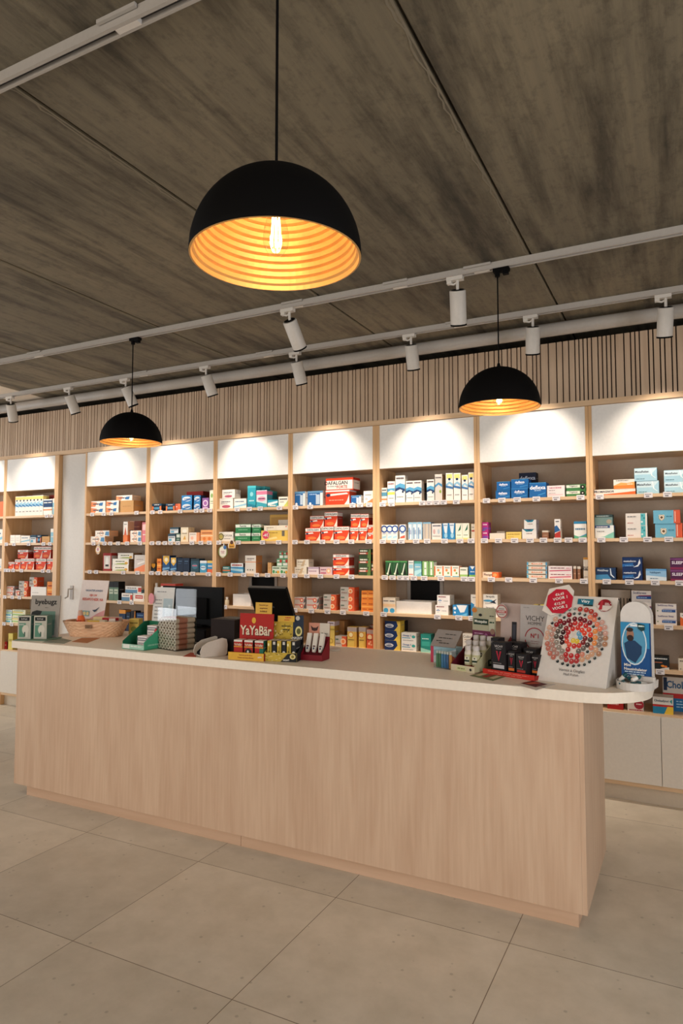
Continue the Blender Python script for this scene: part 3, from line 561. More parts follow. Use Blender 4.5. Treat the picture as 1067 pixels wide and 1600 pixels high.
 'orleaf': ('medicine_carton', 'white carton with orange leaves', '#eae6da', '#dccfb8', .07, [('r', 0, .1, .15, .95, '#df7a45'), ('e', .5, .6, .16, .12, '#d98a4a'), ('e', .7, .35, .12, .1, '#7aa45c'), ('l', .3, .8, .9, .06, '#6a7a68'), ('r', .2, 0, 1, .1, '#7ab0c4')]),
 'greenft': ('medicine_carton', 'white green-footed carton', '#e2e2d4', '#c7cdb4', .07, [('r', 0, 0, 1, .28, '#8fb86b'), ('l', .1, .7, .8, .1, '#6a7a60')]),
 'bluegrn': ('medicine_carton', 'blue and green shield carton', '#1c6fae', '#185a8c', .07, [('r', 0, 0, 1, .22, '#7fb85a'), ('p', [(.15, .98), (.85, .98), (.5, .68)], '#e6eef0'), ('l', .2, .45, .8, .1, '#cfe2ee')]),
 'peach': ('medicine_carton', 'peach and blue round-print carton', '#e2d6c4', '#d9ceb8', .08, [('e', .5, .15, .4, .16, '#3f9cc8'), ('r', 0, .4, 1, .6, '#e8c49a'), ('l', .1, .75, .9, .07, '#5b5f66')]),
 'snow': ('medicine_carton', 'white carton with blue snowflake', '#ebe6e0', '#cfc2ae', .1, [('t', '*', .22, .38, .42, '#2f77b0', 1), ('l', .1, .78, .7, .1, '#8c3f40'), ('l', .5, .4, .85, .05, GT)]),
 'bluew': ('medicine_carton', 'flat blue white-waved carton', '#2c86c0', '#2c6f9f', .1, [('p', [(.25, 1), (.95, 1), (.75, .35), (.5, .3)], '#e6e9ea'), ('c', .14, .7, .14, '#dcebf2'), ('c', .14, .3, .1, '#dcebf2'), ('p', [(.4, 0), (.9, 0), (.95, .3)], '#63b4de')]),
 'bluetall': ('medicine_carton', 'tall white carton with blue swirl', '#e8e4dc', '#cdc6ba', .08, [('p', [(0, 0), (.7, 0), (.4, .3), (.6, .55), (0, .65)], '#2c86c0'), ('l', .3, .85, .9, .04, GT), ('c', .7, .4, .06, '#2c86c0')]),
 'navyel': ('medicine_carton', 'navy carton with yellow zigzag', '#1c3566', '#dfc24a', .1, [('p', [(.6, 0), (1, 0), (1, 1), (.75, 1), (.85, .5)], '#e2c456'), ('e', .3, .5, .28, .2, '#dfe4ea'), ('e', .3, .5, .22, .14, '#1c3566'), ('l', .1, .48, .5, .1, '#dfe4ea')]),
 'darkb': ('medicine_carton', 'tall black-brown carton', '#201c1c', '#141212', .06, [('l', .3, .5, .8, .04, '#8a8080')]),
 'whblu': ('medicine_carton', 'white carton with blue lettering', '#e6e4de', '#d2ccc0', .08, [('t', 'Omega 3', .38, .68, .26, '#2b5f9c', 1), ('r', .05, .4, .6, .48, '#4a92b5'), ('e', .82, .6, .12, .16, '#3fa5a0'), ('l', .1, .15, .8, .07, GT)]),
 'tealc': ('medicine_carton', 'single teal green carton', '#26897e', '#1f7068', .08, [('r', .1, .35, .9, .6, '#3fa898'), ('p', [(0, 0), (1, 0), (1, .12), (0, .25)], '#8fcabc'), ('l', .15, .72, .8, .06, '#bfe0d6')]),
 'pinkwh': ('medicine_carton', 'white and pink striped carton', '#e6ddd6', '#d9c9c0', .08, [('r', 0, 0, 1, .45, '#c93a5f'), ('l', .1, .7, .9, .09, '#7a6a70')]),
 'coli': ('medicine_carton', 'cream carton reading Colicalis', '#e4ddd0', '#cfc4b0', .08, [('t', 'Colicalis', .5, .72, .24, '#3a3430'), ('l', .15, .4, .85, .06, '#b5866a'), ('l', .15, .2, .7, .06, GT)]),
 'flexo': ('medicine_carton', 'bright blue white-lettered carton', '#1560a0', '#0f4880', .1, [('t', 'deflexa', .5, .68, .26, '#f0f3f5', 1), ('l', .3, .45, .7, .06, '#a8c4dc'), ('p', [(.5, .12), (.95, .28), (.95, .34), (.5, .2)], '#3f8fc8'), ('r', 0, .95, 1, 1, '#3f8fc8')]),
 'flexon': ('medicine_carton', 'dark navy carton at the back', '#141c34', '#0d1324', .08, [('t', 'deflexa', .5, .6, .3, '#b9bfcc', 1)]),
 'whpink': ('medicine_carton', 'white carton with magenta heading', '#e6d9d6', '#d9c9c4', .09, [('t', 'NEOCIDINE', .48, .8, .14, '#a8305c', 1), ('l', .1, .55, .45, .06, GT), ('r', .05, .2, .9, .24, '#d9a0ac'), ('l', .1, .32, .5, .04, GT)]),
 'grnst': ('medicine_carton', 'flat green and cream carton', '#3f7a46', '#2f5f38', .1, [('r', 0, .45, .7, .9, '#dcdccc'), ('t', 'Trigalcon', .36, .68, .34, '#46404a', 1), ('e', .83, .5, .12, .36, '#1f1a18'), ('c', .84, .55, .12, '#e6e0d4')]),
 'magen': ('medicine_carton', 'magenta and violet carton', '#b52c80', '#8f2266', .07, [('r', .1, .15, .9, .4, '#7a4aa5'), ('l', .15, .65, .8, .14, '#f0d0e2'), ('r', 0, 0, .5, .12, '#3f7ab5')]),
 'blank': ('medicine_carton', 'blank off-white flat carton', '#ddd3c4', '#cbbfae', .09, []),
 'yell': ('medicine_carton', 'low yellow carton', '#e6c86a', '#d3b253', .08, [('l', .1, .6, .9, .14, '#b5923c'), ('l', .1, .25, .5, .1, '#c9a64a')]),
 'whteal': ('medicine_carton', 'white carton with teal arc', '#e6e3de', '#c2bcc0', .1, [('p', [(.05, 1), (.85, 1), (.7, .75), (.3, .72)], '#2b8296'), ('l', .3, .5, .7, .07, '#7d5a4a'), ('p', [(.2, 1), (.7, 1), (.5, .85)], '#22426b')]),
 'tubebl': ('medicine_carton', 'slim white red-blue carton', '#e6e2dc', '#cfc7bc', .06, [('p', [(0, 0), (1, 0), (1, .4), (0, .25)], '#b5362f'), ('p', [(0, .3), (1, .42), (.4, .68), (0, .62)], '#2b5f94'), ('l', .2, .85, .8, .05, '#4a4a55')]),
 'whblgr': ('medicine_carton', 'white blue-headed green-footed carton', '#e6e6e0', '#cdd0cc', .08, [('r', 0, .85, 1, 1, '#2c7fa6'), ('l', .1, .5, .9, .1, '#5a7f94'), ('p', [(0, 0), (1, 0), (1, .28), (.4, .1), (0, .2)], '#5fae8a'), ('p', [(.2, .05), (1, .2), (1, .28), (.4, .1)], '#4a9cc8')]),
 'pharm': ('medicine_carton', 'orange white tube-like carton', '#ecdcc6', '#d8703a', .09, [('r', .6, 0, 1, 1, '#e4682c'), ('t', 'Flexigel', .35, .5, .5, '#6a3a2c', 1), ('e', .78, .5, .12, .3, '#f0a060')]),
 'candy': ('sweet_bar', 'blue-ended orange-striped wrapped bar', '#d5cfc0', '#4a9cb8', .09, [('r', .18, .3, .82, .7, '#e2814f'), ('r', 0, 0, .13, 1, '#5fa8c4'), ('r', .87, 0, 1, 1, '#4f90b4'), ('l', .25, .45, .75, .18, W_)]),
 'pinkst': ('medicine_carton', 'long white pink-striped carton', '#eadfdc', '#c9a49a', .1, [('p', [(.05, .15), (.95, .3), (.95, .45), (.05, .3)], '#c43a5f'), ('l', .1, .62, .7, .14, '#8a5a64'), ('l', .75, .62, .95, .1, '#c43a5f')]),
 'brown': ('medicine_carton', 'narrow brown carton', '#8f6248', '#74492f', .07, [('r', 0, .8, 1, 1, '#d8cdbc'), ('l', .2, .4, .8, .06, '#c9a88c')]),
 'mario': ('medicine_carton', 'tall white sideways-lettered carton', '#e2dbcf', '#cfc4b4', .08, [('r', 0, .9, 1, 1, '#e0a24a'), ('t', 'MERO', .55, .5, .28, '#3f3a3a', 1, 1.5708), ('l', .1, .1, .9, .03, GT)]),
 'strep': ('medicine_carton', 'white carton with swallow picture', '#ece8df', '#cdbfa8', .08, [('t', 'Strepsils', .5, .8, .22, '#3a3634', 1), ('e', .35, .45, .34, .1, '#4a9cc4'), ('p', [(.45, .3), (.95, .62), (.8, .4), (.9, .2)], '#1f2c3c'), ('l', .15, .2, .6, .05, GT)]),
 'yelsm': ('medicine_carton', 'small pale yellow carton', '#dccb6a', '#c7b453', .07, [('l', .15, .5, .85, .15, '#b0a04a')]),
 'pure': ('medicine_carton', 'wide cream black-lettered carton', '#dcd2c0', '#c7bba6', .09, [('t', 'Puressentiel', .5, .72, .3, '#2e2a28', 1), ('l', .2, .3, .8, .08, GT)]),
 'promag': ('medicine_carton', 'long white orange magnesium carton', '#ece4d8', '#e07a3c', .12, [('r', 0, 0, 1, .2, '#dd6a30'), ('p', [(.3, .2), (1, .2), (1, .55)], '#dd6a30'), ('t', 'PROMAGNOR', .25, .62, .36, '#2b3a50', 1)]),
 'promag2': ('medicine_carton', 'white orange wave magnesium carton', '#ece4d8', '#e07a3c', .12, [('r', 0, 0, 1, .35, '#e8893c'), ('p', [(0, .35), (.35, .68), (.65, .6), (1, .7), (1, .35)], '#efab5e'), ('l', .12, .85, .7, .08, '#8a8680'), ('l', .65, .42, .9, .1, '#f4dcc0')]),
 'metar': ('medicine_carton', 'pale blue white-lettered relax carton', '#a8cfdd', '#5aa5c4', .1, [('p', [(0, .5), (.75, .5), (1, .95), (0, .95)], '#cfe4ea'), ('t', 'MetaRelax', .34, .72, .17, '#33424d', 1), ('p', [(.68, .95), (.74, .95), (.8, .4), (.95, .2), (.9, .2), (.74, .4)], '#e6f2f4'), ('l', .08, .14, .45, .05, '#55808f')]),
 'dkgreen': ('medicine_carton', 'dark-topped grey-green carton', '#6f8a86', '#39504f', .09, [('r', 0, .75, 1, 1, '#2a3f40'), ('l', .1, .82, .8, .08, '#aebbb8'), ('e', .8, .35, .15, .2, '#a89a86')]),
 'whgrn2': ('medicine_carton', 'white navy-headed green-wave carton', '#dfe2de', '#3f6c70', .09, [('r', 0, .8, .8, 1, '#3a4f7c'), ('p', [(0, 0), (1, 0), (1, .5), (.5, .15)], '#7fbfae'), ('l', .08, .86, .7, .06, W_), ('l', .1, .5, .5, .07, GT)]),
 'pattern': ('medicine_carton', 'white carton with teal mosaic', '#e4ddd4', '#cbbfb0', .1, [('r', .7, .02, .92, .98, '#5fb8bf'), ('e', .76, .3, .05, .08, '#e4f0ee'), ('e', .86, .6, .05, .08, '#2f8f98'), ('e', .78, .8, .04, .07, '#2f8f98'), ('l', .08, .7, .5, .08, GT), ('l', .08, .2, .35, .05, '#b5524a')]),
 'bluebr': ('medicine_carton', 'blue orange-ended badge carton', '#6fb2cb', '#c9502f', .12, [('r', .76, 0, 1, 1, '#d4593a'), ('r', .8, .1, .83, .9, '#efc4ae'), ('p', [(.2, .65), (.42, .65), (.38, .3), (.31, .2), (.24, .3)], '#e9e3d6'), ('c', .31, .45, .1, '#6a5030'), ('l', .48, .5, .72, .06, '#3f7c94'), ('g', .31, .45, .2, .03, '#c9a24a')]),
 'metasl': ('medicine_carton', 'dark blue sleep carton with profile', '#16355c', '#102644', .1, [('p', [(0, 0), (.8, 0), (.6, .45), (0, .4)], '#3f86b4'), ('t', 'MetaSleep', .36, .76, .2, '#dbe6ee', 1), ('p', [(.72, .95), (.76, .95), (.8, .45), (.95, .2), (.9, .18), (.74, .4)], '#dbe6ee')]),
 'moon': ('medicine_carton', 'navy carton with white crescent', '#0f2f60', '#0a2147', .1, [('p', [(0, .15), (.55, .3), (.55, .5), (0, .4)], '#2366a8'), ('p', [(.88, .85), (.92, .5), (.8, .2), (.55, .12), (.78, .35), (.82, .6)], '#e6eaee'), ('t', 'nustadorm', .38, .66, .17, '#e6eaee', 1), ('l', .15, .22, .6, .06, '#7fb0dc')]),
 'ltbl2': ('medicine_carton', 'wide pale blue sky carton', '#8fbcdc', '#5f94bd', .09, [('r', 0, .85, 1, 1, '#5f9acb'), ('t', 'Valdispert', .45, .68, .2, '#20446e', 1), ('p', [(0, 0), (1, 0), (1, .3), (0, .45)], '#d3e2ea'), ('l', .2, .15, .6, .07, '#41678a')]),
 'sleep': ('medicine_carton', 'dark purple sleep carton', '#4f1f48', '#3a1636', .1, [('r', 0, .8, 1, .95, '#7a3f74'), ('t', 'SLEEPY', .4, .58, .26, '#f0e6ee', 1), ('r', 0, 0, 1, .18, '#8a2a50')]),
 'sedi': ('cardboard_box', 'long dark grey shipping box', '#b3a799', '#6a6158', .12, [('t', 'SEDIPLUS', .55, .5, .5, '#12100e', 1)]),
 'sedis': ('medicine_carton', 'white-grey carton with orange dot', '#cdc4b6', '#a89c8c', .06, [('t', 'SEDIPLUS', .36, .78, .14, '#3a342e', 1), ('c', .8, .75, .14, '#dd6a3a'), ('l', .1, .4, .7, .08, GT)]),
 'sedst': ('medicine_carton', 'white blue-barred red-striped carton', '#dcd5ce', '#b9b0a8', .1, [('t', 'SediStress', .42, .8, .2, '#33406a', 1), ('r', .25, .25, 1, .5, '#1f4f8f'), ('p', [(.3, .5), (1, .5), (1, .62), (.4, .58)], '#8a3f60'), ('l', .3, .34, .8, .08, '#9cb8dc')]),
 'sedsl': ('medicine_carton', 'white navy-barred sleep carton', '#e0d8d0', '#b9b0a8', .1, [('t', 'SediStress Sleep', .48, .8, .2, '#4a3f70', 1), ('r', .3, .2, .95, .42, '#1f4f8f'), ('p', [(.3, .45), (1, .45), (1, .5), (.4, .52)], '#9aa0c0'), ('l', .34, .28, .8, .07, '#9cb8dc'), ('c', .1, .3, .06, '#6a8a5a')]),
 'orwh': ('medicine_carton', 'white and orange tall carton', '#e4dcd0', '#d9682f', .08, [('p', [(0, 0), (.8, 0), (.3, .6), (0, .7)], '#e0692f'), ('l', .2, .8, .9, .06, GT)]),
 'blkor': ('medicine_carton', 'black carton with orange capsules', '#182226', '#10181b', .09, [('e', .62, .28, .12, .09, '#e28a2f'), ('e', .8, .24, .1, .09, '#d9742a'), ('p', [(.4, 0), (1, 0), (1, .2), (.6, .1)], '#cfcfc8'), ('l', .1, .8, .9, .09, '#dfe0dc'), ('l', .1, .5, .6, .09, '#b56a4a')]),
 'creamb': ('medicine_carton', 'cream carton at right edge', '#d9cdb8', '#c4b79f', .09, [('l', .1, .75, .9, .08, '#6a5a4a'), ('c', .15, .15, .04, '#3a3430')]),
 'chol': ('medicine_carton', 'huge cholesterol carton, red stripe', '#cbc3b8', '#a89e92', .16, [('r', .1, 0, 1, .4, '#1f6a9c'), ('r', 0, .38, 1, .52, '#b52a2a'), ('r', 0, 0, .1, .38, '#1f5f8f'), ('t', 'Cholesterol', .55, .78, .22, '#20557f', 1), ('l', .3, .28, .8, .03, '#a8c8dc'), ('l', .3, .2, .85, .03, '#a8c8dc'), ('l', .3, .12, .75, .03, '#a8c8dc'), ('r', .02, .6, .1, .98, '#1a2a44')]),
 'chols': ('medicine_carton', 'small white red-striped yellow-cornered carton', '#dcd6cc', '#b5ada0', .1, [('r', 0, 0, 1, .42, '#1f7aa0'), ('r', 0, .42, 1, .55, '#b5302c'), ('p', [(.55, 0), (1, 0), (1, .45), (.72, .45)], '#e2bb3a'), ('t', 'Cholesfytol', .42, .76, .17, '#2a4a60', 1), ('p', [(.82, .78), (.95, .62), (.95, .9)], '#2f8f8a')]),
 'redlow': ('medicine_carton', 'low bright red carton', '#a8201c', '#7a1814', .1, [('l', .1, .5, .7, .12, '#e0a8a0')]),
 'redcir': ('medicine_carton', 'white carton with red circle', '#d5cabc', '#b5a998', .1, [('c', .72, .5, .34, '#9c2430'), ('l', .1, .7, .5, .1, '#a8606a'), ('l', .55, .5, .88, .08, '#e0c0b8'), ('l', .1, .05, .95, .08, '#9c2430')]),
 'teal0': ('medicine_carton', 'teal carton at frame edge', '#1f8fa0', '#186f80', .08, [('r', 0, .6, 1, .8, '#7fcbd2')]),
 'bottle': ('medicine_bottle', 'small cream capped bottle', '#d9c8a8', '#b59a70', .03, []),
}
ITEMS = []
ORD = ['leftmost', 'second from left', 'third from left', 'fourth from left', 'fifth from left', 'sixth from left', 'seventh from left', 'eighth from left', 'ninth from left']
def levelname(i, n): return {1: [''], 2: ['lower', 'upper'], 3: ['bottom', 'middle', 'top'], 4: ['bottom', 'second-lowest', 'third-lowest', 'top'], 5: ['bottom', 'second-lowest', 'middle', 'fourth-lowest', 'top']}.get(n, ['level'] * n)[i]
def make_carton(key, w, h, dep):
    nm, desc, c, sc, _, art = D[key]
    m = MB()
    if key == 'bottle':
        r = w / 2
        m.lathe([(r * .95, 0), (r, .004), (r, h * .6), (r * .5, h * .72), (r * .5, h * .75)], card(c), 14, (0, dep / 2, 0))
        m.lathe([(r * .62, h * .75), (r * .62, h)], card('#e8e4dc'), 14, (0, dep / 2, 0))
        return m.build(nm)
    if key == 'candy':
        n = 10; out = [(-w * .5, 0), (-w * .42, h * .1), (w * .42, h * .1), (w * .5, 0), (w * .5, h), (w * .42, h * .9), (-w * .42, h * .9), (-w * .5, h)]
        m.prism(out, 'y', 0, dep, card(c)); m.art((-w * .42, 0, h * .1), (w * .84, 0, 0), (0, 0, h * .8), art[:1] + art[3:])
        m.art((-w * .5, 0, h * .12), (w * .08, 0, 0), (0, 0, h * .76), [('r', 0, 0, 1, 1, '#5fa8c4')]); m.art((w * .42, 0, h * .12), (w * .08, 0, 0), (0, 0, h * .76), [('r', 0, 0, 1, 1, '#4f90b4')])
        return m.build(nm)
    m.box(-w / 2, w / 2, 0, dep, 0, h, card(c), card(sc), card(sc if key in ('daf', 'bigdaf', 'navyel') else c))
    m.art((-w / 2, 0, 0), (w, 0, 0), (0, 0, h), art)
    # side face: band and small print continuing the front, tuck-flap seam on top
    sa = [('l', .2, .55, .8, .05, GT)]
    if art and art[0][0] == 'r': sa = [('r', 0, art[0][2], 1, art[0][4], art[0][5])] + sa
    m.art((w / 2, 0, 0), (0, dep, 0), (0, 0, h), sa)
    m.art((-w / 2, 0, h), (w, 0, 0), (0, dep, 0), [('r', .03, .03, .97, .05, '#a59c90')])
    return m.build(nm)
def shelf_row(bay, row, entries):
    """entries: (design, px0, px1, py_top, columns, rows, options) measured at the shelf front"""
    xa, xb, bn = BAYS[bay]; z0 = ROWS[row]; prev = z0; made = []; last = {}
    for e in entries:
        key, p0, p1, pt = e[:4]; nx = e[4] if len(e) > 4 else 1; nz = e[5] if len(e) > 5 else 1; op = e[6] if len(e) > 6 else {}
        d = op.get('d', .03); base = prev if op.get('up') else z0
        Y = SY + d; a = onY(p0, 850, Y).x; b = onY(p1, 850, Y).x
        a = max(a, xa + .0215 + (.008 if bay == 'F' else 0)); b = min(b, xb - (.027 if bay == 'E' else .0205) + (.013 if bay == 'A' else 0)) if not op.get('over') else b
        ztop = onY((p0 + p1) / 2, pt, Y).z; h = (ztop - base) / nz; w = (b - a) / nx
        dep = op.get('dep', D[key][4]); dep = min(dep, .30 - d)
        h = max(h, .012)
        proto = None
        for k in range(nx):
            for l in range(nz):
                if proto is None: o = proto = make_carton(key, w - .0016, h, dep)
                else: o = proto.copy(); COL.objects.link(o)
                jx = random.uniform(-.0004, .0004)
                o.location = (a + w * (k + .5) + jx, Y + random.uniform(0, .004) + (.002 * l), base + h * l + .0)
                made.append((o, key, round(base + h * l, 3), a + w * (k + .5), d))
        if not op.get('up'): prev = z0 + h * nz
        else: prev = base + h * nz
        if 'keep' in op: prev = last.get('p', prev)
        last['p'] = prev
    # labels
    bykey = {}
    for t in made: bykey.setdefault(t[1], []).append(t)
    for key, ts in bykey.items():
        nm, desc = D[key][:2]; cat = {'toothpaste_carton': 'toothpaste box', 'sweet_bar': 'sweet bar', 'medicine_bottle': 'bottle', 'cardboard_box': 'cardboard box'}.get(nm, 'medicine box')
        zs = []
        for t in sorted(ts, key=lambda t: t[2]):
            if not zs or t[2] - zs[-1] > .02: zs.append(t[2])
        for o, _, z, x, d in ts:
            li = min(range(len(zs)), key=lambda i: abs(zs[i] - z))
            same = sorted([t for t in ts if min(range(len(zs)), key=lambda i: abs(zs[i] - t[2])) == li], key=lambda t: t[3])
            k = [t[0] for t in same].index(o); n = len(same)
            pos = '' if n == 1 else (('left', 'right')[k] if n == 2 else ('rightmost' if k == n - 1 else ('middle' if (n == 3 and k == 1) else ORD[k])))
            lv = levelname(li, len(zs)) if len(zs) > 1 else ''
            q = ' '.join(x for x in (lv, pos) if x)
            lab = f"{desc}, {q + ', ' if q else ''}{ROWN[row]}, {bn}"
            tag(o, lab, cat, f"cartons on the {ROWN[row]} of the {bn}" if len(ts) > 1 else None)
U = {'up': 1}
def R(bay, row, *e): shelf_row(bay, row, e)
R('Z', 0, ('redside', -12, 3, 784)); R('Z', 1, ('whitebl', -10, 3.5, 827)); R('Z', 2, ('ringb', -8, 3.5, 873)); R('Z', 3, ('whitebl', -8, 3, 921)); R('Z', 4, ('teal0', -8, 3, 962))
R('A', 0, ('spray8', 22, 65.5, 775, 8), ('navyor', 66, 80, 780, 2), ('bluebot', 80.5, 84.5, 779), ('redflat', 66, 84, 774, 1, 1, {'d': .16}))
R('A', 1, ('white', 15.5, 31, 836, 2), ('whitebl', 32, 46, 837), ('dkwb', 47, 56, 836), ('nvor', 57, 64, 836), ('kraft', 65, 77, 838), ('bluebot', 78.5, 84.5, 826))
R('A', 2, ('daf', 14, 23, 878), ('daf', 24, 32.5, 874), ('daf', 33, 54, 872.5, 2), ('daf', 28, 44, 859, 1, 1, {'up': 1, 'd': .05}), ('daf', 57, 72, 872.5), ('daf', 74, 84, 872.5), ('daf', 53, 80, 854, 2, 1, {'up': 1, 'd': .05}))
R('A', 3, ('grun2', 12, 24, 916, 1, 2), ('grun2', 26, 33, 922), ('grun', 33.5, 44, 921), ('grun', 31, 45, 908, 1, 1, U), ('longwh', 50, 74, 917), ('grun', 47, 59, 902, 1, 1, U), ('orange', 75, 84, 909))
R('A', 4, ('cyanst', 8, 21, 953, 1, 2), ('yelgr', 22, 42, 953, 1, 2))
R('A', 5, ('yelsm', 17, 24, 990), ('redlow', 8, 15, 1003))
R('B', 0, ('toothb', 140.5, 163, 783, 1, 2), ('toothb', 164.5, 184, 782, 1, 2, {'dep': .06}), ('kraft', 186, 207, 782, 1, 1, {'dep': .12}), ('toothb', 180, 205, 774, 1, 1, {'up': 1, 'd': .045}))
R('B', 1, ('tootho', 141, 163, 838), ('tootho', 148, 170, 829, 1, 1, U), ('ortall', 192, 199, 815), ('tootho', 203, 220, 829, 1, 2), ('brred', 200, 219, 814, 1, 1, {'d': .15}), ('pinkt', 221, 228, 816))
R('B', 2, ('redtub', 161, 174, 864), ('greeno', 175.5, 201, 873, 1, 2), ('greeno', 184, 208, 864, 1, 1, {'up': 1}), ('leanor', 210, 227, 867), ('redtub', 168, 181, 866, 1, 1, {'d': .16, 'dep': .08}))
R('B', 3, ('greenb', 171, 186, 909, 2), ('bluegr', 191, 208, 927), ('whred', 209, 226, 927), ('bluegr', 197, 222, 916, 1, 1, U))
R('B', 4, ('yell', 165, 178, 975), ('navyt', 188, 198, 953), ('navyp', 199, 205, 957), ('blackor', 205.5, 213, 955), ('bluest', 214, 226, 958, 1, 4))
R('C', 0, ('nvor', 235.5, 251, 787), ('nvor', 258, 272, 787), ('redside', 272.5, 281, 787), ('bluewh', 282.5, 299, 774, 1, 2), ('bluewh', 301.5, 312, 774, 1, 2), ('purple', 315, 325, 778), ('greenwh', 326.5, 333.5, 766), ('redbk', 290, 316, 768, 1, 1, {'d': .16}))
R('C', 1, ('dkwb', 262.5, 273.5, 834), ('gbott', 274.5, 281, 833), ('dkwb', 265, 278, 824, 1, 1, U), ('creamt', 282, 294, 824), ('pinkor', 295, 311.5, 832), ('orwave', 313, 333, 828))
R('C', 2, ('blkyel', 236, 243.5, 880), ('orange', 245.5, 252.5, 873), ('nvyel', 254, 265.5, 868), ('nvyel', 266.5, 276, 871), ('navyp', 276.5, 296, 872, 2), ('dkteal', 298, 311, 873), ('bluefoam', 312.5, 323, 876), ('blueor', 324, 333.5, 876))
R('C', 3, ('bottle', 241, 246, 911), ('redflat', 249, 270, 921), ('redflat', 252, 275, 912, 1, 1, U))
R('D', 0, ('whitepk', 342, 363, 778.5), ('whitepk', 346, 366, 765, 1, 1, U), ('whitebl', 364.5, 384, 779), ('tealt', 386, 399, 759), ('pinkteal', 399.7, 416.5, 766), ('tealfl', 417.5, 433.5, 781), ('limew', 434.5, 451, 776), ('tealt', 401, 413, 760, 1, 1, {'d': .13}), ('tealt', 418, 424, 767, 1, 1, {'d': .13}))
R('D', 1, ('circg', 341.5, 364, 831), ('greenbx', 367, 391, 819, 1, 2), ('greenbx', 393, 406.5, 819, 1, 2), ('yello', 407.5, 451, 828.5), ('creaml', 412, 450, 821, 1, 1, U), ('yelkr', 421, 451, 804, 1, 1, {'d': .15}))
R('D', 2, ('tealsm', 348, 359.5, 885), ('blusea', 360.5, 380, 880), ('whortall', 383, 400, 868), ('kraft', 418, 424, 879), ('greenmx', 425, 450.5, 885, 2), ('greenrd', 432, 450, 873, 2, 1, U), ('greenrd', 436, 450, 861.5, 2, 1, U))
R('D', 3, ('bottle', 351, 356.5, 933))
R('E', 0, ('bluehalf', 458, 476, 768), ('bluehalf', 480, 504, 767), ('bigdaf2', 508.5, 546, 766), ('bigdaf', 508.5, 551.5, 746.5, 1, 1, U), ('bluehalf', 548, 564, 774), ('whor', 568, 583, 767))
R('E', 1, ('daf', 477, 500.5, 825), ('daf', 484, 505.5, 806, 1, 1, {'up': 1, 'd': .04}), ('daf', 502, 521, 822.5), ('daf', 522, 545, 822.5), ('daf', 507, 527, 800, 1, 1, {'up': 1, 'd': .04}), ('daf', 547, 560, 824), ('daf', 548, 563, 803, 1, 1, {'up': 1, 'd': .04}), ('daf', 561, 573, 824), ('daf', 563.5, 576, 803, 1, 1, {'up': 1, 'd': .04}), ('daf', 574, 584, 820, 1, 2))
R('E', 2, ('beige', 459, 479, 886), ('beige', 463, 482, 874, 1, 1, U), ('lilac', 481, 498, 886), ('pinksun', 499.5, 519, 886), ('daf', 520.5, 545.5, 883.5), ('daf', 520, 545, 866, 1, 1, U), ('greenblk', 560, 579, 858, 1, 3), ('greenblk', 580, 584.5, 880, 1, 1))
R('E', 3, ('grun2', 459, 477, 933, 1, 2), ('grun2', 478.5, 498, 933, 1, 2), ('grun', 505, 525, 929, 1, 2), ('grun', 531, 553, 917.5, 1, 3), ('orange', 564, 584, 923, 2, 2))
R('E', 4, ('yellil', 511.5, 522.5, 971), ('grun', 523.5, 541, 994), ('yelsun', 542.5, 557, 980), ('yelsun', 560, 571, 980), ('orsun', 572, 583.5, 984), ('kraft', 524, 538, 970, 1, 1, {'d': .14}), ('orsun', 576, 584, 977, 1, 1, {'d': .14}))
R('F', 0, ('smallsp', 595.5, 604.5, 762), ('spyel', 605.5, 617, 752), ('spnav', 617.7, 633, 743), ('spnav', 634, 659, 751, 2), ('spnav', 667, 679, 749), ('spgrn', 680, 691.5, 741), ('spye2', 697, 708.5, 739), ('spye2', 709.3, 720.5, 739), ('spye2', 722, 732, 742), ('spye2', 732.6, 741.5, 738), ('darkb', 658, 667, 755, 1, 1, {'d': .12}))
R('F', 1, ('ringb', 595.5, 621, 820, 3), ('ringr', 624, 633.5, 819.5), ('strip', 638, 660, 816, 3), ('stript', 661, 673.5, 816, 2), ('capswh', 674.5, 690, 818), ('bluepic', 691, 711, 817.5, 2), ('greenlf', 711.7, 733, 817.5, 2), ('creamr', 736, 742, 818.5))
R('F', 2, ('greenbk', 602, 636, 876.5, 3), ('whgrn', 637.5, 646, 876), ('ltblue', 646.7, 658, 877), ('greenv', 659.3, 669, 877), ('greenv', 669.8, 677, 877), ('orleaf', 677.7, 716.5, 884, 3), ('greenft', 717.7, 730, 886.5), ('bluegrn', 732, 743, 884.5))
R('F', 3, ('peach', 597.5, 617, 934, 2), ('snow', 679, 699.5, 945.5), ('snow', 682, 702, 930, 1, 1, U), ('bluew', 706, 730, 945.5), ('bluetall', 734.5, 743.5, 929))
R('F', 4, ('navyel', 600, 624, 970.5, 1, 3), ('whblu', 625.7, 649, 989, 1, 2), ('tealc', 656, 672, 991), ('pinkwh', 679, 690, 990), ('coli', 721, 740, 990, 1, 2), ('darkb', 626, 632, 970, 1, 1, {'d': .12}))
R('G', 0, ('flexo', 775, 798, 766), ('flexo', 777, 798.5, 752.5, 1, 1, U), ('flexo', 799.5, 826, 763), ('flexo', 799.5, 827, 748.5, 1, 1, U), ('flexo', 828, 855, 754), ('whpink', 856, 884, 758.5), ('grnst', 886, 917, 756.5, 1, 2), ('flexon', 812, 839, 738.5, 1, 2, {'d': .14}))
R('G', 1, ('magen', 750.5, 763, 816, 1, 2), ('blank', 765, 789, 833), ('yell', 790.5, 814.5, 831), ('whteal', 815.5, 838, 826.5), ('whteal', 819, 838, 812, 1, 1, U), ('brown', 847, 857, 829), ('tubebl', 866.5, 876, 811), ('whblgr', 897, 917, 814.5), ('blank', 776, 789, 830, 1, 1, {'d': .13}))
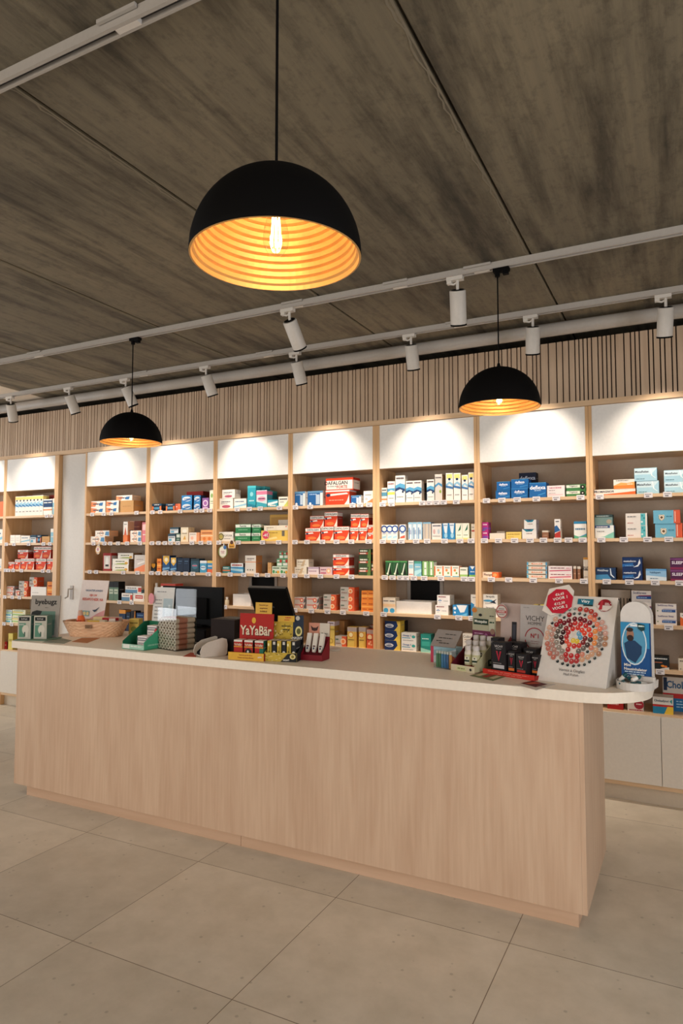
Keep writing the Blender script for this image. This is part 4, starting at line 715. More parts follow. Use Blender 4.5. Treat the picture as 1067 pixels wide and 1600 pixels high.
R('G', 2, ('pharm', 751, 778, 894), ('candy', 822, 854, 877.5, 1, 4), ('pinkst', 855.5, 893, 884.5, 1, 2), ('brown', 894.5, 899.5, 884.6), ('brown', 901, 906, 885), ('mario', 910.5, 918, 871))
R('G', 3, ('strep', 753, 776, 929, 1, 2), ('pure', 894, 918.5, 933), ('yelsm', 831, 838.5, 945, 1), ('yelsm', 842, 850, 945, 1))
R('H', 0, ('promag', 927, 995, 764), ('promag2', 960.5, 994, 749, 1, 1, U), ('metar', 996.5, 1032, 751), ('metar', 993.5, 1029.5, 731, 1, 1, U), ('metar', 1040, 1076, 734, 1, 2))
R('H', 1, ('whgrn2', 928, 959.5, 821), ('dkgreen', 929, 958, 804, 1, 1, U), ('pattern', 978, 1012, 802, 1, 2), ('bluebr', 1024, 1067, 817.5), ('bluebr', 1021.5, 1064, 797, 1, 1, U))
R('H', 2, ('metasl', 928.5, 961, 887), ('moon', 971, 1002.5, 870.6, 1, 2), ('ltbl2', 1007.5, 1040, 889), ('sleep', 1046, 1080, 871.5, 1, 2))
R('H', 3, ('sedis', 930, 958, 934), ('sedi', 937, 983, 921.5, 1, 1, {'d': .12}), ('sedst', 984, 1015, 923, 1, 3), ('sedsl', 1021, 1054, 943, 1, 2), ('orwh', 1059, 1072, 958))
R('H', 4, ('blkor', 1014, 1040, 1026), ('creamb', 1054, 1078, 1029), ('teal0', 950, 959, 1014))
R('H', 5, ('redlow', 943, 968, 1094), ('redcir', 974, 999, 1090), ('chols', 1013, 1045, 1089), ('chol', 1029, 1098, 1059, 1, 1, {'d': .14, 'over': 1}))

# long white tray and box in front of the hatches
def tray(bay, p0, p1, pt, label):
    Y = SY + .05; a = onY(p0, 940, Y).x; b = onY(p1, 940, Y).x; z1 = onY(p0, pt, Y).z; z0 = ROWS[3]
    m = MB(); t = .004; w = b - a; h = z1 - z0; c = card('#e9e5df', .4)
    m.box(0, w, 0, .16, 0, t, c); m.box(0, w, 0, t, t, h, c); m.box(0, w, .16 - t, .16, t, h, c); m.box(0, t, t, .16 - t, t, h, c); m.box(w - t, w, t, .16 - t, t, h, c)
    tag(m.build('open_tray', loc=(a, Y, z0)), label, 'tray')
tray('F', 619, 674, 939, 'long white open tray in front of black hatch, fifth bay right of door')
tray('D', 364, 392, 928, 'white open tray left of leaning till screen, third bay right of door')

# small hanging shelf talkers
def talker(name, px, py, rx, rz, els, label, shape='e'):
    c = onY(px, py, SY - .02); m = MB(); n = 20
    if shape == 'e': pts = [(rx * math.cos(2 * math.pi * i / n), rz * math.sin(2 * math.pi * i / n)) for i in range(n)]
    else: pts = [(-rx, -rz), (rx, -rz), (rx * 1.1, -rz * .3), (rx * .45, rz * .5), (rx * .5, rz), (-rx * .5, rz), (-rx * .45, rz * .5), (-rx * 1.1, -rz * .3)]
    m.prism(pts, 'y', 0, .003, card('#e6dfd0')); m.art((-rx, 0, -rz), (2 * rx, 0, 0), (0, 0, 2 * rz), els)
    m.box(-.004, .004, .003, .017, rz - .01, rz - .007, card('#d8d8d8')); m.box(-.004, .004, .012, .017, rz - .01, rz + .02, card('#d8d8d8'))
    tag(m.build(name, loc=c), label, 'shelf sign')
talker('shelf_sign', 153, 859, .028, .042, [('e', .5, .5, .46, .46, '#e8e2da'), ('g', .5, .5, .4, .08, '#e0a35a'), ('e', .5, .55, .2, .18, '#c98a9a')], 'oval white and orange shelf sign hanging in first bay right of door')
talker('shelf_sign', 348, 862, .036, .05, [('g', .5, .5, .46, .04, '#8fae5c'), ('c', .8, .85, .16, '#3f6aa0'), ('l', .25, .5, .75, .05, '#b0607a'), ('l', .3, .38, .7, .05, '#b0607a')], 'oval white shelf sign hanging beside bell-shaped yellow one')
talker('shelf_sign', 362, 849, .034, .04, [('p', [(.05, .02), (.95, .02), (.95, .3), (.7, .7), (.3, .7), (.05, .3)], '#d29a3a'), ('c', .5, .6, .2, '#5a3a2a'), ('l', .2, .15, .8, .08, '#7a4a1c')], 'bell-shaped yellow shelf sign hanging in third bay right of door', 'b')
talker('shelf_sign', 415, 836, .033, .033, [('c', .5, .5, .48, '#d8405a'), ('t', '-4€', .5, .5, .4, '#f4e8e8', 1)], 'round pink discount sign on long yellow carton, third bay right of door')

# ------------------------------------------------------------------ counter
T = .955
cx0, cx1 = -3.80, -.395; cy0 = 2.92
cr = empty('counter', ((cx0 + cx1) / 2, 3.25, 0), 0, 'long birch plywood pharmacy counter body with recessed plinth', 'counter')
o = -(cx0 + cx1) / 2
def cbox(nm, x0, x1, y0, y1, z0, z1, mat, bev=.001):
    m = MB(); m.box(x0 + o, x1 + o, y0 - 3.25, y1 - 3.25, z0, z1, mat); return m.build(nm, cr, bev)
cbox('front_panel', cx0, cx1 - .019, cy0, cy0 + .019, .072, .912, PLY)
cbox('side_panel', cx1 - .0185, cx1, cy0, 3.60, .072, .912, PLY)
cbox('side_panel', cx0, cx0 + .018, cy0 + .02, 3.60, .072, .912, PLY)
cbox('back_panel', cx0 + .02, cx1 - .02, 3.58, 3.598, .072, .912, PLY)
cbox('plinth', -3.73, -2.1, 2.96, 3.55, 0, .0715, PLYX)
cbox('plinth', -2.098, -.435, 2.96, 3.55, 0, .0715, PLYX)
# worktop with rounded right end
pts = [(-3.848, 3.62), (-3.848, 2.925), (-3.843, 2.91), (-3.83, 2.903)]
R_ = .27; ccx, ccy = -.15 - R_, 2.903 + R_
for k in range(15):
    a = -math.pi / 2 + math.pi / 2 * k / 14; pts.append((ccx + R_ * math.cos(a), ccy + R_ * math.sin(a)))
for k in range(9):
    a = math.pi / 2 * k / 8; pts.append((-.15 - .2 + .2 * math.cos(a), 3.62 - .2 + .2 * math.sin(a)))
m = MB(); m.prism(pts, 'z', .912, T, TOPM)
tag(m.build('countertop', bevel=.003), 'pale beige laminate countertop with rounded right end', 'countertop')

# ------------------------------------------------------------------ ceiling tracks, spots, pendants
def track(y, joints, label, x0=-8.4, x1=3.0):
    r = empty('lighting_track', (0, y, CEIL), 0, label, 'lighting track', 'white lighting tracks on the ceiling')
    m = MB(); h = .034; w = .018
    m.box(x0, x1, -w, w, -.012, -.0002, RAIL)
    m.box(x0, x1, -w, -w + .009, -h, -.012, RAIL); m.box(x0, x1, w - .009, w, -h, -.012, RAIL)
    m.box(x0, x1, -w - .002, -w, -h, -h + .004, RAIL); m.build('rail', r)
    m = MB(); m.box(x0, x1, -w + .0095, w - .0095, -.02, -.0125, card('#3a3632')); m.build('conductor_strip', r)
    for jx in joints:
        m = MB(); m.box(jx - .04, jx + .04, -w + .0095, w - .0095, -h - .001, -.0205, SPOTW); m.box(jx - .09, jx + .05, -w - .012, -w - .0025, -.012, -.0005, RAIL); m.build('joint_cover', r)
    return r
track(3.335, (-4.2, -2.0, -1.35, -.9), 'white lighting track carrying both small pendant lamps', x1=2.9)
track(4.10, (-3.9, -2.7, -1.25, .6), 'white lighting track nearest the shelves with a row of spotlights', x1=2.9)
track(1.305, (-1.32,), 'white lighting track crossing the top left corner', x1=2.9)
m = MB(); m.lathe([(.042, -8.4), (.042, 2.9)], RAIL, 20, (0, 4.36, 2.925), Matrix.Rotation(math.radians(90), 3, 'Y'))
tag(m.build('ceiling_pipe'), 'grey round pipe running along ceiling above the slatted band', 'pipe')

def spot(x, y, target, length, label, energy, cone):
    z = CEIL - .034
    r = empty('spotlight', (x, y, z), 0, label, 'spotlight', 'white cylinder track spotlights')
    m = MB(); m.box(-.055, .03, -.017, .017, -.02, -.0005, SPOTW); m.box(-.055, -.03, -.012, .012, -.034, -.02, SPOTW)
    m.tube([(-.045, 0, -.03), (-.02, 0, -.038), (0, 0, -.03)], .006, SPOTW, 6); m.build('track_adapter', r)
    d = (Vector(target) - Vector((x, y, z - .1))).normalized()
    top = Vector((0, 0, -.07)); Rm = d.to_track_quat('-Z', 'Y').to_matrix()
    m = MB(); m.tube([(0, 0, -.02), (0, 0, -.055), top + d * .012], .008, SPOTW, 8); m.build('arm', r)
    m = MB(); rr = .042
    m.lathe([(rr - .003, -.002), (rr, -.004), (rr, -length + .003)], SPOTW, 28, top, Rm)
    hd = m.build('housing', r)
    m = MB(); m.lathe([(rr * .82, .001), (rr * .8, .002)], BLACK, 24, top, Rm); m.build('rear_cap', hd)
    m = MB(); m.lathe([(rr + .0006, -length + .003), (rr + .0006, -length - .006), (rr * .8, -length - .006), (rr * .74, -length + .02)], BLACK, 28, top, Rm)
    m.v, m.f = m.v, m.f[:-2]; m.m = m.m[:len(m.f)]; m.sm = m.sm[:len(m.f)]; m.build('front_ring', hd)
    m = MB(); m.lathe([(rr * .72, -length + .006), (rr * .7, -length + .004)], card('#fff2dc', .3, 0, 6), 20, top, Rm); m.build('lens', hd)
    l = bpy.data.lights.new('spot_beam', 'SPOT'); l.energy = energy; l.color = (1, .87, .74); l.spot_size = math.radians(cone); l.spot_blend = 1.0; l.shadow_soft_size = .02
    lo = bpy.data.objects.new('spot_beam', l); COL.objects.link(lo); lo.parent = r
    lo.location = top + d * (length + .012); lo.rotation_euler = d.to_track_quat('-Z', 'Y').to_euler()
HZ = 1.8
for x, tx, lb in ((-6.25, -6.5, 'white spotlight cut off by the left edge above the slats'), (-5.52, -5.78, 'white spotlight peeking in at far left over slats'), (-4.76, -4.62, 'white spotlight left of the left pendant lamp'),
                  (-4.10, -3.87, 'white spotlight directly behind the left pendant cord'), (-3.27, -3.13, 'white spotlight right of the left pendant lamp'),
                  (-2.46, -2.40, 'white spotlight near track, lower of the pair at mid picture'), (-1.585, -1.63, 'white upright spotlight between mid pair and right pendant lamp'),
                  (-.80, -.91, 'white spotlight just right of the right pendant cord'), (-.075, -.16, 'white spotlight cut by right picture edge'), ):
    spot(x, 4.10, (tx, SY, HZ), .16, lb, SPOT_W, 78)
spot(-2.05, 3.335, (-2.0, 4.6, 1.35), .175, 'white tilted spotlight on middle track, beside large pendant lamp', SPOT_SHOP, 50)
spot(-1.03, 3.335, (-1.25, 4.2, 1.1), .175, 'white spotlight on middle track, left of right pendant lamp', SPOT_SHOP, 50)
spot(-3.5, 1.305, (-3.1, 3.35, .95), .175, 'added unseen white spotlight on the near track, left of the frame', 45, 70)  # added lamp out of view, brightens the left part of the counter
spot(.75, 1.305, (-1.1, 3.35, .95), .175, 'added unseen white spotlight on the near track, right of the frame', 45, 70)  # second added lamp, also unseen, brightens the counter from the right

def pendant():
    r = empty('pendant_lamp', (0, 0, 0), 0, 'large black dome pendant lamp with ribbed gold inside', 'pendant lamp', 'black dome pendant lamps')
    RR, Hh = .2, .2
    m = MB(); prof = [(RR - .002, 0), (RR, .003)]
    for k in range(1, 25):
        a = math.pi / 2 * k / 24; prof.append((max(RR * math.cos(a), .008), .003 + Hh * math.sin(a)))
    inner = [(max((RR - .004) * math.cos(math.pi / 2 * k / 24), .02), .0 + (Hh - .003) * math.sin(math.pi / 2 * k / 24)) for k in range(24, -1, -1)]
    m.lathe(prof, BLACK, 64)
    m.f = m.f[:-2]; m.m = m.m[:len(m.f)]; m.sm = m.sm[:len(m.f)]
    sh = m.build('shade', r)
    m = MB(); prof = [(RR - .0005, -.0005), (RR - .005, -.001)]
    n = 15
    for k in range(n):    # ribbed inside
        a0 = math.radians(3 + 82 * k / n); a1 = math.radians(3 + 82 * (k + 1) / n); q = RR - .006
        prof.append((q * math.cos(a0), Hh * .97 * math.sin(a0)))
        am = a0 * .55 + a1 * .45
        prof.append(((q - .0055) * math.cos(am), Hh * .97 * math.sin(am) - .004))
        prof.append(((q - .0045) * math.cos(a1), Hh * .97 * math.sin(a1) - .003))
    prof.append((.012, Hh * .96))
    m.lathe(prof, GOLD, 64, smooth=False); m.f = m.f[:-2]; m.m = m.m[:len(m.f)]; m.sm = m.sm[:len(m.f)]
    m.build('gold_lining', sh)
    m = MB(); m.lathe([(.021, .125), (.021, .185), (.012, .195)], BLACK, 20); m.build('socket', r)
    m = MB(); m.lathe([(.003, .005), (.018, .010), (.028, .026), (.031, .045), (.029, .066), (.021, .095), (.014, .125)], CLEAR, 24); m.f = m.f[:-2]; m.m = m.m[:len(m.f)]; m.sm = m.sm[:len(m.f)]
    b = m.build('bulb', r)
    m = MB()
    for k in range(6):
        a = math.pi * k / 3; m.tube([(.008 * math.cos(a), .008 * math.sin(a), .095), (.012 * math.cos(a), .012 * math.sin(a), .03)], .0022, card('#ffc070', .4, 0, 60), 6)
    m.build('filament', b)
    return r
def lamp_light(o):
    l = bpy.data.lights.new('bulb_light', 'POINT'); l.energy = BULB_W; l.color = (1, .70, .40); l.shadow_soft_size = .016
    lo = bpy.data.objects.new('bulb_light', l); COL.objects.link(lo); lo.parent = o; lo.location = (0, 0, .062)
def rig(o, ztrack, x, y, z):
    """cord and black track adapter"""
    top = ztrack - z
    m = MB(); m.tube([(0, 0, .2), (0, 0, top - .02)], .0035, BLACK, 8); m.lathe([(.006, .198), (.012, .2), (.006, .225)], BLACK, 14); m.build('cord', o)
    m = MB(); m.box(-.02, .06, -.017, .017, top - .018, top, BLACK); m.box(.028, .055, -.012, .012, top - .035, top - .018, BLACK); m.lathe([(.013, top - .04), (.013, top - .018)], BLACK, 14); m.build('track_adapter', o)
P0 = pendant()
zr = onY(431, 403, 1.305); P0.location = (zr.x, 1.305, zr.z)
z2 = onY(780, 637, 3.335); z3 = onY(205, 692, 3.335)
P1 = dup(P0, (z2.x, 3.335, z2.z), 0, 'small-looking black dome pendant lamp hanging at right before the shelves')
P2 = dup(P0, (z3.x, 3.335, z3.z), 0, 'small-looking black dome pendant lamp hanging at left before the shelves')
for o_ in (P0, P1, P2):
    lamp_light(o_); rig(o_, CEIL - .034, *o_.location)

# ------------------------------------------------------------------ things on the counter
def rot(deg): return math.radians(deg)
def carton(name, x, y, w, d, h, col, els, label, cat='medicine box', rz=0, z=T, side=None, group=None, top=None):
    m = MB(); m.box(-w / 2, w / 2, 0, d, 0, h, card(col), card(side or col), card(top or col))
    m.art((-w / 2, 0, 0), (w, 0, 0), (0, 0, h), els)
    m.art((w / 2, 0, 0), (0, d, 0), (0, 0, h), [('l', .15, .6, .85, .05, GT)])
    return tag(m.build(name, loc=(x, y, z), rot=(0, 0, rot(rz))), label, cat, group)
def at(root_xy, rz, u, v):
    c, s = math.cos(rot(rz)), math.sin(rot(rz)); return root_xy[0] + u * c - v * s, root_xy[1] + u * s + v * c
def panel(m, x0, x1, y, z0, z1, th, col, els, lean=0, back=None):
    """upright card whose printed face looks along -y, leaning back by lean radians"""
    c, s = math.cos(lean), math.sin(lean); h = z1 - z0
    P = lambda x, t, q: (x, y + t * c + q * s, z0 + q * c - t * s)
    vs = [P(x0, 0, 0), P(x1, 0, 0), P(x1, th, 0), P(x0, th, 0), P(x0, 0, h), P(x1, 0, h), P(x1, th, h), P(x0, th, h)]
    m.add(vs, [(0, 1, 5, 4), (1, 2, 6, 5), (2, 3, 7, 6), (3, 0, 4, 7), (4, 5, 6, 7), (0, 3, 2, 1)], card(back or col))
    m.art(vs[0], Vector(vs[1]) - Vector(vs[0]), Vector(vs[4]) - Vector(vs[0]), [('r', 0, 0, 1, 1, col)] + els)

# mosquito repellent display at the left end
B0 = (-3.838, 2.922); bz = 17
r = empty('counter_display', (*B0, T), rot(bz), 'grey-green insect repellent card display at left end of counter', 'display stand')
m = MB(); m.box(.0, .215, 0, .19, .0003, .004, card('#6f8a78')); m.prism([(.2155, .02), (.26, .10), (.2155, .18)], 'z', .0003, .002, card('#5d7a68')); m.build('base', r)
m = MB(); panel(m, -.012, .20, .165, .004, .275, .006, '#9a938a', [('r', .12, .05, .86, .62, '#5f7f70'), ('p', [(.02, .5), (.06, .3), (.2, .28), (.4, .62), (.22, .64), (.06, .6)], '#1d211f'),
    ('l', .08, .5, .3, .02, '#8f9a92'), ('l', .08, .43, .28, .02, '#8f9a92'), ('t', 'byebugz', .52, .83, .17, '#1c1816', 1), ('l', .5, .7, .6, .01, '#4a4440'), ('c', .4, .4, .01, W_), ('c', .6, .4, .01, W_), ('c', .75, .4, .01, W_)], .08)
m.build('header_card', r)
bel = [('r', 0, 0, 1, 1, '#b9b6a8'), ('r', .08, .78, .9, .94, '#16191a'), ('t', 'byebugz', .48, .86, .08, '#d8d8d0'), ('r', .1, .08, .62, .68, '#5b8a74'), ('e', .6, .4, .26, .2, '#cfcabc'), ('r', .55, .08, .8, .3, '#cfcabc'), ('r', .5, .1, .6, .3, '#3f5e50'), ('l', .12, .6, .5, .03, '#d8d8d0')]
for u, v, q in ((.035, .05, 'left'), (.135, .07, 'right')):
    x, y = at(B0, bz, u, v)
    carton('insect_repellent_carton', x, y, .088, .065, .148, '#5d7f6d', bel, f'{q} grey-green repellent carton on the grey-green display base', rz=bz + 4, z=T + .0042, side='#54776a', top='#7d8a80', group='repellent cartons on the grey-green display')

# woven basket and what lies in it
bx, by, bz = -3.56, 3.335, 20
r = empty('basket', (bx, by, T), rot(bz), 'pale woven rectangular basket with small medicines near counter left end', 'basket')
m = MB(); nL, H_, rows = 96, .098, 9
def rim(t, z, off=0):
    k = .78 + .22 * z / H_; a, b, p = .215 * k + off, .105 * k + off, 3.2
    c, s = math.cos(t), math.sin(t); e = 2 / p
    return (a * math.copysign(abs(c) ** e, c), b * math.copysign(abs(s) ** e, s), z)
vs = []; fs = []; nr = 45
for j in range(nr + 1):
    z = H_ * j / nr
    for i in range(nL):
        ph = 0 if int(j / 5) % 2 == 0 else math.pi
        wv = .0042 * math.sin(math.pi * i / 2 + ph) * abs(math.sin(math.pi * j / 5)) + .0008 * math.sin(j * math.pi * 2 / 2.5)
        vs.append(rim(2 * math.pi * i / nL, z + .001, wv))
fs = [(j * nL + i, j * nL + (i + 1) % nL, (j + 1) * nL + (i + 1) % nL, (j + 1) * nL + i) for j in range(nr) for i in range(nL)]
WICK = wood('woven_straw', '#d3a582', '#f0c9a4', 3, 'X', .8)
m.add(vs, fs, WICK, True)
vi = [rim(2 * math.pi * i / nL, (H_ * j / 4) + .003, -.007) for j in range(5) for i in range(nL)]
m.add(vi, [(j * nL + i, (j + 1) * nL + i, (j + 1) * nL + (i + 1) % nL, j * nL + (i + 1) % nL) for j in range(4) for i in range(nL)], WICK, True)
m.add([rim(2 * math.pi * i / nL, .003, -.004) for i in range(nL)], [tuple(range(nL))], WICK)
m.build('wicker_body', r)
m = MB(); ring = [rim(2 * math.pi * i / 60, H_, -.003) for i in range(61)]; m.tube(ring, .006, WICK, 8)
for k in range(60): m.tube([rim(2 * math.pi * (k + .2) / 60, H_ - .006, .003), rim(2 * math.pi * (k + .5) / 60, H_ + .006, 0), rim(2 * math.pi * (k + .8) / 60, H_ - .004, -.009)], .0018, WICK, 5)
m.build('rim', r)
m = MB(); m.box(-.022, .022, -.112, -.107, .06, .085, card('#8a6a4c')); m.art((-.022, -.112, .06), (.044, 0, 0), (0, 0, .025), [('l', .15, .55, .85, .12, '#4a3424'), ('l', .2, .25, .75, .12, '#4a3424')]); m.build('name_tag', r)
def inb(u, v): return at((bx, by), bz, u, v)
x, y = inb(-.105, .0)
m = MB(); m.lathe([(.024, 0), (.027, .01), (.027, .07), (.018, .09)], card('#df6a34', .3), 20); m.lathe([(.017, .09), (.017, .112), (.012, .125)], card('#c9a08c', .3), 18)
m.art((-.018, -.0272, .02), (.036, 0, 0), (0, 0, .04), [('r', 0, 0, 1, 1, '#c2452a'), ('l', .1, .5, .9, .12, W_)])
tag(m.build('spray_bottle', loc=(x, y, T + .045), rot=(0, rot(-6), rot(bz))), 'orange plastic bottle standing in the woven basket', 'bottle')
for (u, v, w, d, h, z, col, els, lab, a) in ((.0, .03, .075, .05, .075, .035, '#dcc795', [('l', .1, .6, .9, .1, '#8a7a4a'), ('c', .5, .3, .12, '#b9a24a')], 'cream yellow carton standing in basket behind orange bottle', 6),
     (.085, .03, .115, .06, .045, .062, '#d9cfc4', [('r', 0, .55, 1, 1, '#a8252a'), ('l', .1, .2, .8, .12, GT)], 'red and white flat carton sticking out of basket', 4),
     (.02, -.045, .12, .04, .04, .055, '#d9d0b8', [('r', 0, .7, .7, 1, '#d9b53c'), ('l', .1, .3, .9, .14, '#5a564e')], 'pale flat carton at the front inside the basket', 2),
     (.125, -.03, .04, .05, .05, .055, '#e0d6ca', [('l', .1, .5, .9, .1, '#b06a6a')], 'small tilted white carton in right end of basket', 24)):
    x, y = inb(u, v); carton('medicine_carton', x, y, w, d, h, col, els, lab, rz=bz + a, z=T + z + .012)
carton('medicine_carton', -3.385, 3.50, .07, .07, .105, '#d9c368', [('l', .1, .7, .9, .08, '#7a6a3a'), ('e', .5, .35, .3, .18, '#8a9a4a')], 'yellow carton standing against right end of woven basket', rz=20, side='#c9b862')
# poster in a holder
Yp = 3.46; a = onY(117, 960, Yp); b = onY(162, 962, Yp)
r = empty('poster_stand', ((a.x + b.x) / 2, Yp, T), rot(-4), 'upright pink and white poster KIJK UW REISAPOTHEEK NA behind the basket', 'poster')
w = (b.x - a.x) / 2
m = MB(); panel(m, -w, w, 0, .045, .365, .003, '#d9cbc3', [('p', [(0, 0), (1, 0), (1, .36), (.75, .28), (.4, .12), (0, .08)], '#cf8f8a'), ('t', 'VAKANTIEPLANNEN?', .5, .77, .045, '#3a5a78', 1), ('t', 'KIJK UW', .5, .66, .06, '#c9482a', 1),
    ('t', 'REISAPOTHEEK NA', .5, .575, .06, '#c9482a', 1), ('r', .08, .2, .45, .32, '#7fa39c'), ('e', .15, .26, .05, .04, '#e0c27a'), ('e', .27, .26, .05, .04, '#e0c27a'), ('e', .39, .26, .05, .04, '#e0c27a'), ('p', [(.55, .34), (.68, .36), (.8, .42), (.7, .33), (.64, .3)], '#2e3a4a')], .16)
m.build('printed_sheet', r)
m = MB(); m.box(-w, w, -.03, .06, .0005, .004, CLEAR); panel(m, -w - .002, w + .002, .0, .004, .045, .005, '#d9d4cc', [], .16); m.build('holder', r)

# flat leaflets
def leaflet(poly, col, els, label, z=T):
    c = sum((Vector((p[0], p[1], 0)) for p in poly), Vector()) / len(poly)
    m = MB(); m.prism([(p[0] - c.x, p[1] - c.y) for p in poly], 'z', .0004, .0018, card(col))
    if els:
        P0_ = Vector((*poly[0], .0018)) - Vector((c.x, c.y, 0)); m.art(P0_, Vector((*poly[1], 0)) - Vector((*poly[0], 0)), Vector((*poly[3], 0)) - Vector((*poly[0], 0)), els)
    return tag(m.build('leaflet', loc=(c.x, c.y, z)), label, 'leaflet')
def quad(px): return [tuple(onZ(x, y, T)[:2]) for x, y in px]
leaflet(quad(((112, 1003), (136, 1005), (156, 997), (128, 997))), '#b9774a', [], 'orange brown leaflet lying partly under the woven basket')
leaflet(quad(((66, 1004), (100, 1006), (112, 1001), (90, 996))), '#8a8f80', [('l', .1, .5, .8, .05, '#5a6a5a')], 'grey-green leaflet lying between the grey-green display and basket')
leaflet(quad(((286, 1026), (306, 1027), (306, 1021), (298, 1020))), '#b5523c', [], 'red-orange leaflet lying left of the payment terminal')
leaflet(quad(((805, 1070), (838, 1079), (868, 1070), (832, 1064))), '#cfc6bc', [('r', 0, .3, .72, 1, '#5a1a1c'), ('p', [(.1, .4), (.3, .4), (.5, .9), (.2, .9)], '#b5523c'), ('l', .75, .5, .95, .1, GT)], 'white leaflet with dark red picture in front of nail board')
leaflet(quad(((734, 1056), (770, 1064), (792, 1057), (756, 1050))), '#6f7a52', [('r', .1, .2, .3, .8, '#c9c0a0'), ('r', .4, .2, .6, .8, '#a03a34'), ('r', .7, .2, .9, .8, '#c9c0a0')], 'green leaflet lying before the bottle dispenser and red tray')

# green tray with white cartons
G0 = (-2.955, 2.965); gz = -3
r = empty('counter_display', (*G0, T), rot(gz), 'open green card tray holding small white cartons', 'display stand')
m = MB(); g = card('#2f8f6a'); g2 = card('#1f6f4f'); w, d, t = .175, .21, .003
m.box(0, w, 0, d, .0005, t, g2); m.box(0, w, 0, t, t, .03, card('#9cc4b0')); m.prism([(t, t), (d, t), (d, .145), (d * .8, .145), (t, .045)], 'x', 0, t, g2); m.prism([(t, t), (d, t), (d, .145), (d * .8, .145), (t, .045)], 'x', w - t, w, card('#3fa27c')); m.box(t, w - t, d - t, d, t, .145, g2)
m.box(t, w - t, d * .5, d - t - .001, t, .055, g2)
m.art((0, 0, t), (w, 0, 0), (0, 0, .027), [('r', .05, .1, .35, .9, '#d9dcd4'), ('l', .4, .5, .9, .2, '#d9dcd4')]); m.art((w, .02, .012), (0, .12, 0), (0, 0, .03), [('l', .1, .3, .8, .3, '#8fc4aa')])
m.build('card_tray', r)
ge = [('r', 0, .62, 1, .88, '#7f7a80'), ('l', .1, .4, .9, .07, '#8a868c'), ('c', .5, .22, .1, '#c23a4a'), ('l', .1, .72, .9, .07, W_)]
for i, (u, v, z, lb) in enumerate(((.125, .035, .004, 'front lower'), (.12, .115, .056, 'back upper'))):
    x, y = at(G0, gz, u, v); carton('medicine_carton', x, y, .075, .055, .072, '#dcd4d0', ge, f'{lb} white carton in the open green card tray', rz=gz, z=T + z, group='white cartons in the green card tray')

# clear dispenser full of rolled tubes
A0 = (-2.78, 3.065); az = -16
r = empty('acrylic_dispenser', (*A0, T), rot(az), 'clear acrylic box packed with rolled tubes beside green tray', 'dispenser')
w, d, h, t = .195, .137, .24, .003
m = MB(); m.box(0, w, 0, d, .0005, t, CLEAR); m.box(0, t, 0, d, t, h, CLEAR); m.box(w - t, w, 0, d, t, h, CLEAR); m.box(t, w - t, 0, t, t, h, CLEAR); m.box(t, w - t, d - t, d, t, h, CLEAR)
m.build('clear_box', r)
m = MB(); m.prism([(-.012 + .014 * math.cos(2 * math.pi * k / 20), .09 + .024 * math.sin(2 * math.pi * k / 20)) for k in range(20)], 'y', -.004, -.0005, card('#b52a2c')); m.build('red_sticker', r)
tr = .0148
proto = None; WORD = ['first', 'second', 'third', 'fourth', 'fifth', 'sixth']
for j in range(6):
    for i in range(6):
        if proto is None:
            m = MB(); M_ = Matrix.Rotation(rot(-90), 3, 'X')
            m.lathe([(tr, 0), (tr, .125)], card('#c9b59c'), 16, (0, 0, 0), M_); m.lathe([(tr + .0003, .02), (tr + .0003, .075)], card('#b5765c'), 16, (0, 0, 0), M_)
            m.lathe([(tr * .98, -.002), (tr * .6, -.0022)], card('#e6dccb'), 16, (0, 0, 0), M_); m.lathe([(tr * .58, -.0026), (tr * .1, -.0028)], card('#8c7c6a'), 16, (0, 0, 0), M_)
            o_ = proto = m.build('rolled_tube')
        else: o_ = proto.copy(); COL.objects.link(o_)
        u = .004 + tr * 1.02 + i * tr * 2.05 + (.003 if j % 2 else 0); x, y = at(A0, az, u, .007)
        o_.location = (x, y, T + .0045 + tr + j * tr * 2.02); o_.rotation_euler = (0, 0, rot(az))
        tag(o_, f"cardboard tube, {WORD[j]} row up, {WORD[i]} from left, in clear acrylic dispenser", 'tube', 'rolled tubes in the clear acrylic dispenser')

# leaflet holder with a white price sheet, and a clear upright sheet
def hold(name, p0, p1, pt, Y, label, lean, mat_sheet, els, cat, disc=False, extra=0):
    a = onY(p0, 990, Y).x; b = onY(p1, 990, Y).x; zt = onY((p0 + p1) / 2, pt, Y).z - T
    r = empty(name, ((a + b) / 2, Y, T), 0, label, cat); w = (b - a) / 2
    m = MB(); m.box(-w, w, -.03, .05, .0005, .004, CLEAR); m.build('foot', r)
    m = MB()
    if mat_sheet: panel(m, -w, w, 0, .004, zt / math.cos(lean), .003, mat_sheet, els, lean)
    else: m.box(-w, w, 0, .004, .004, zt, CLEAR)
    m.build('sheet', r)
    if disc:
        m = MB(); m.prism([(-w + .024 * math.cos(2 * math.pi * k / 20) - .004, zt - .075 + .036 * math.sin(2 * math.pi * k / 20)) for k in range(20)], 'y', .006, .009, card('#d98f98')); m.build('pink_disc', r)
    return r
hold('leaflet_stand', 235, 267, 918, 3.40, 'white price sheet in upright holder, pink disc at its left', .10, '#d3d3d0', [('l', .15, .9, .6, .02, '#8a8c90'), ('r', .5, .3, .95, .78, '#a9bcc4'), ('r', .62, .34, .72, .6, '#c9d6da'), ('r', .76, .34, .86, .66, '#c9d6da')] + [('l', .1, .74 - k * .07, .42, .014, '#77797f') for k in range(6)], 'leaflet stand', True)
hold('acrylic_screen', 273.5, 306, 920, 3.30, 'clear upright acrylic sheet reflecting the window, before black monitor', 0, None, [], 'acrylic screen')

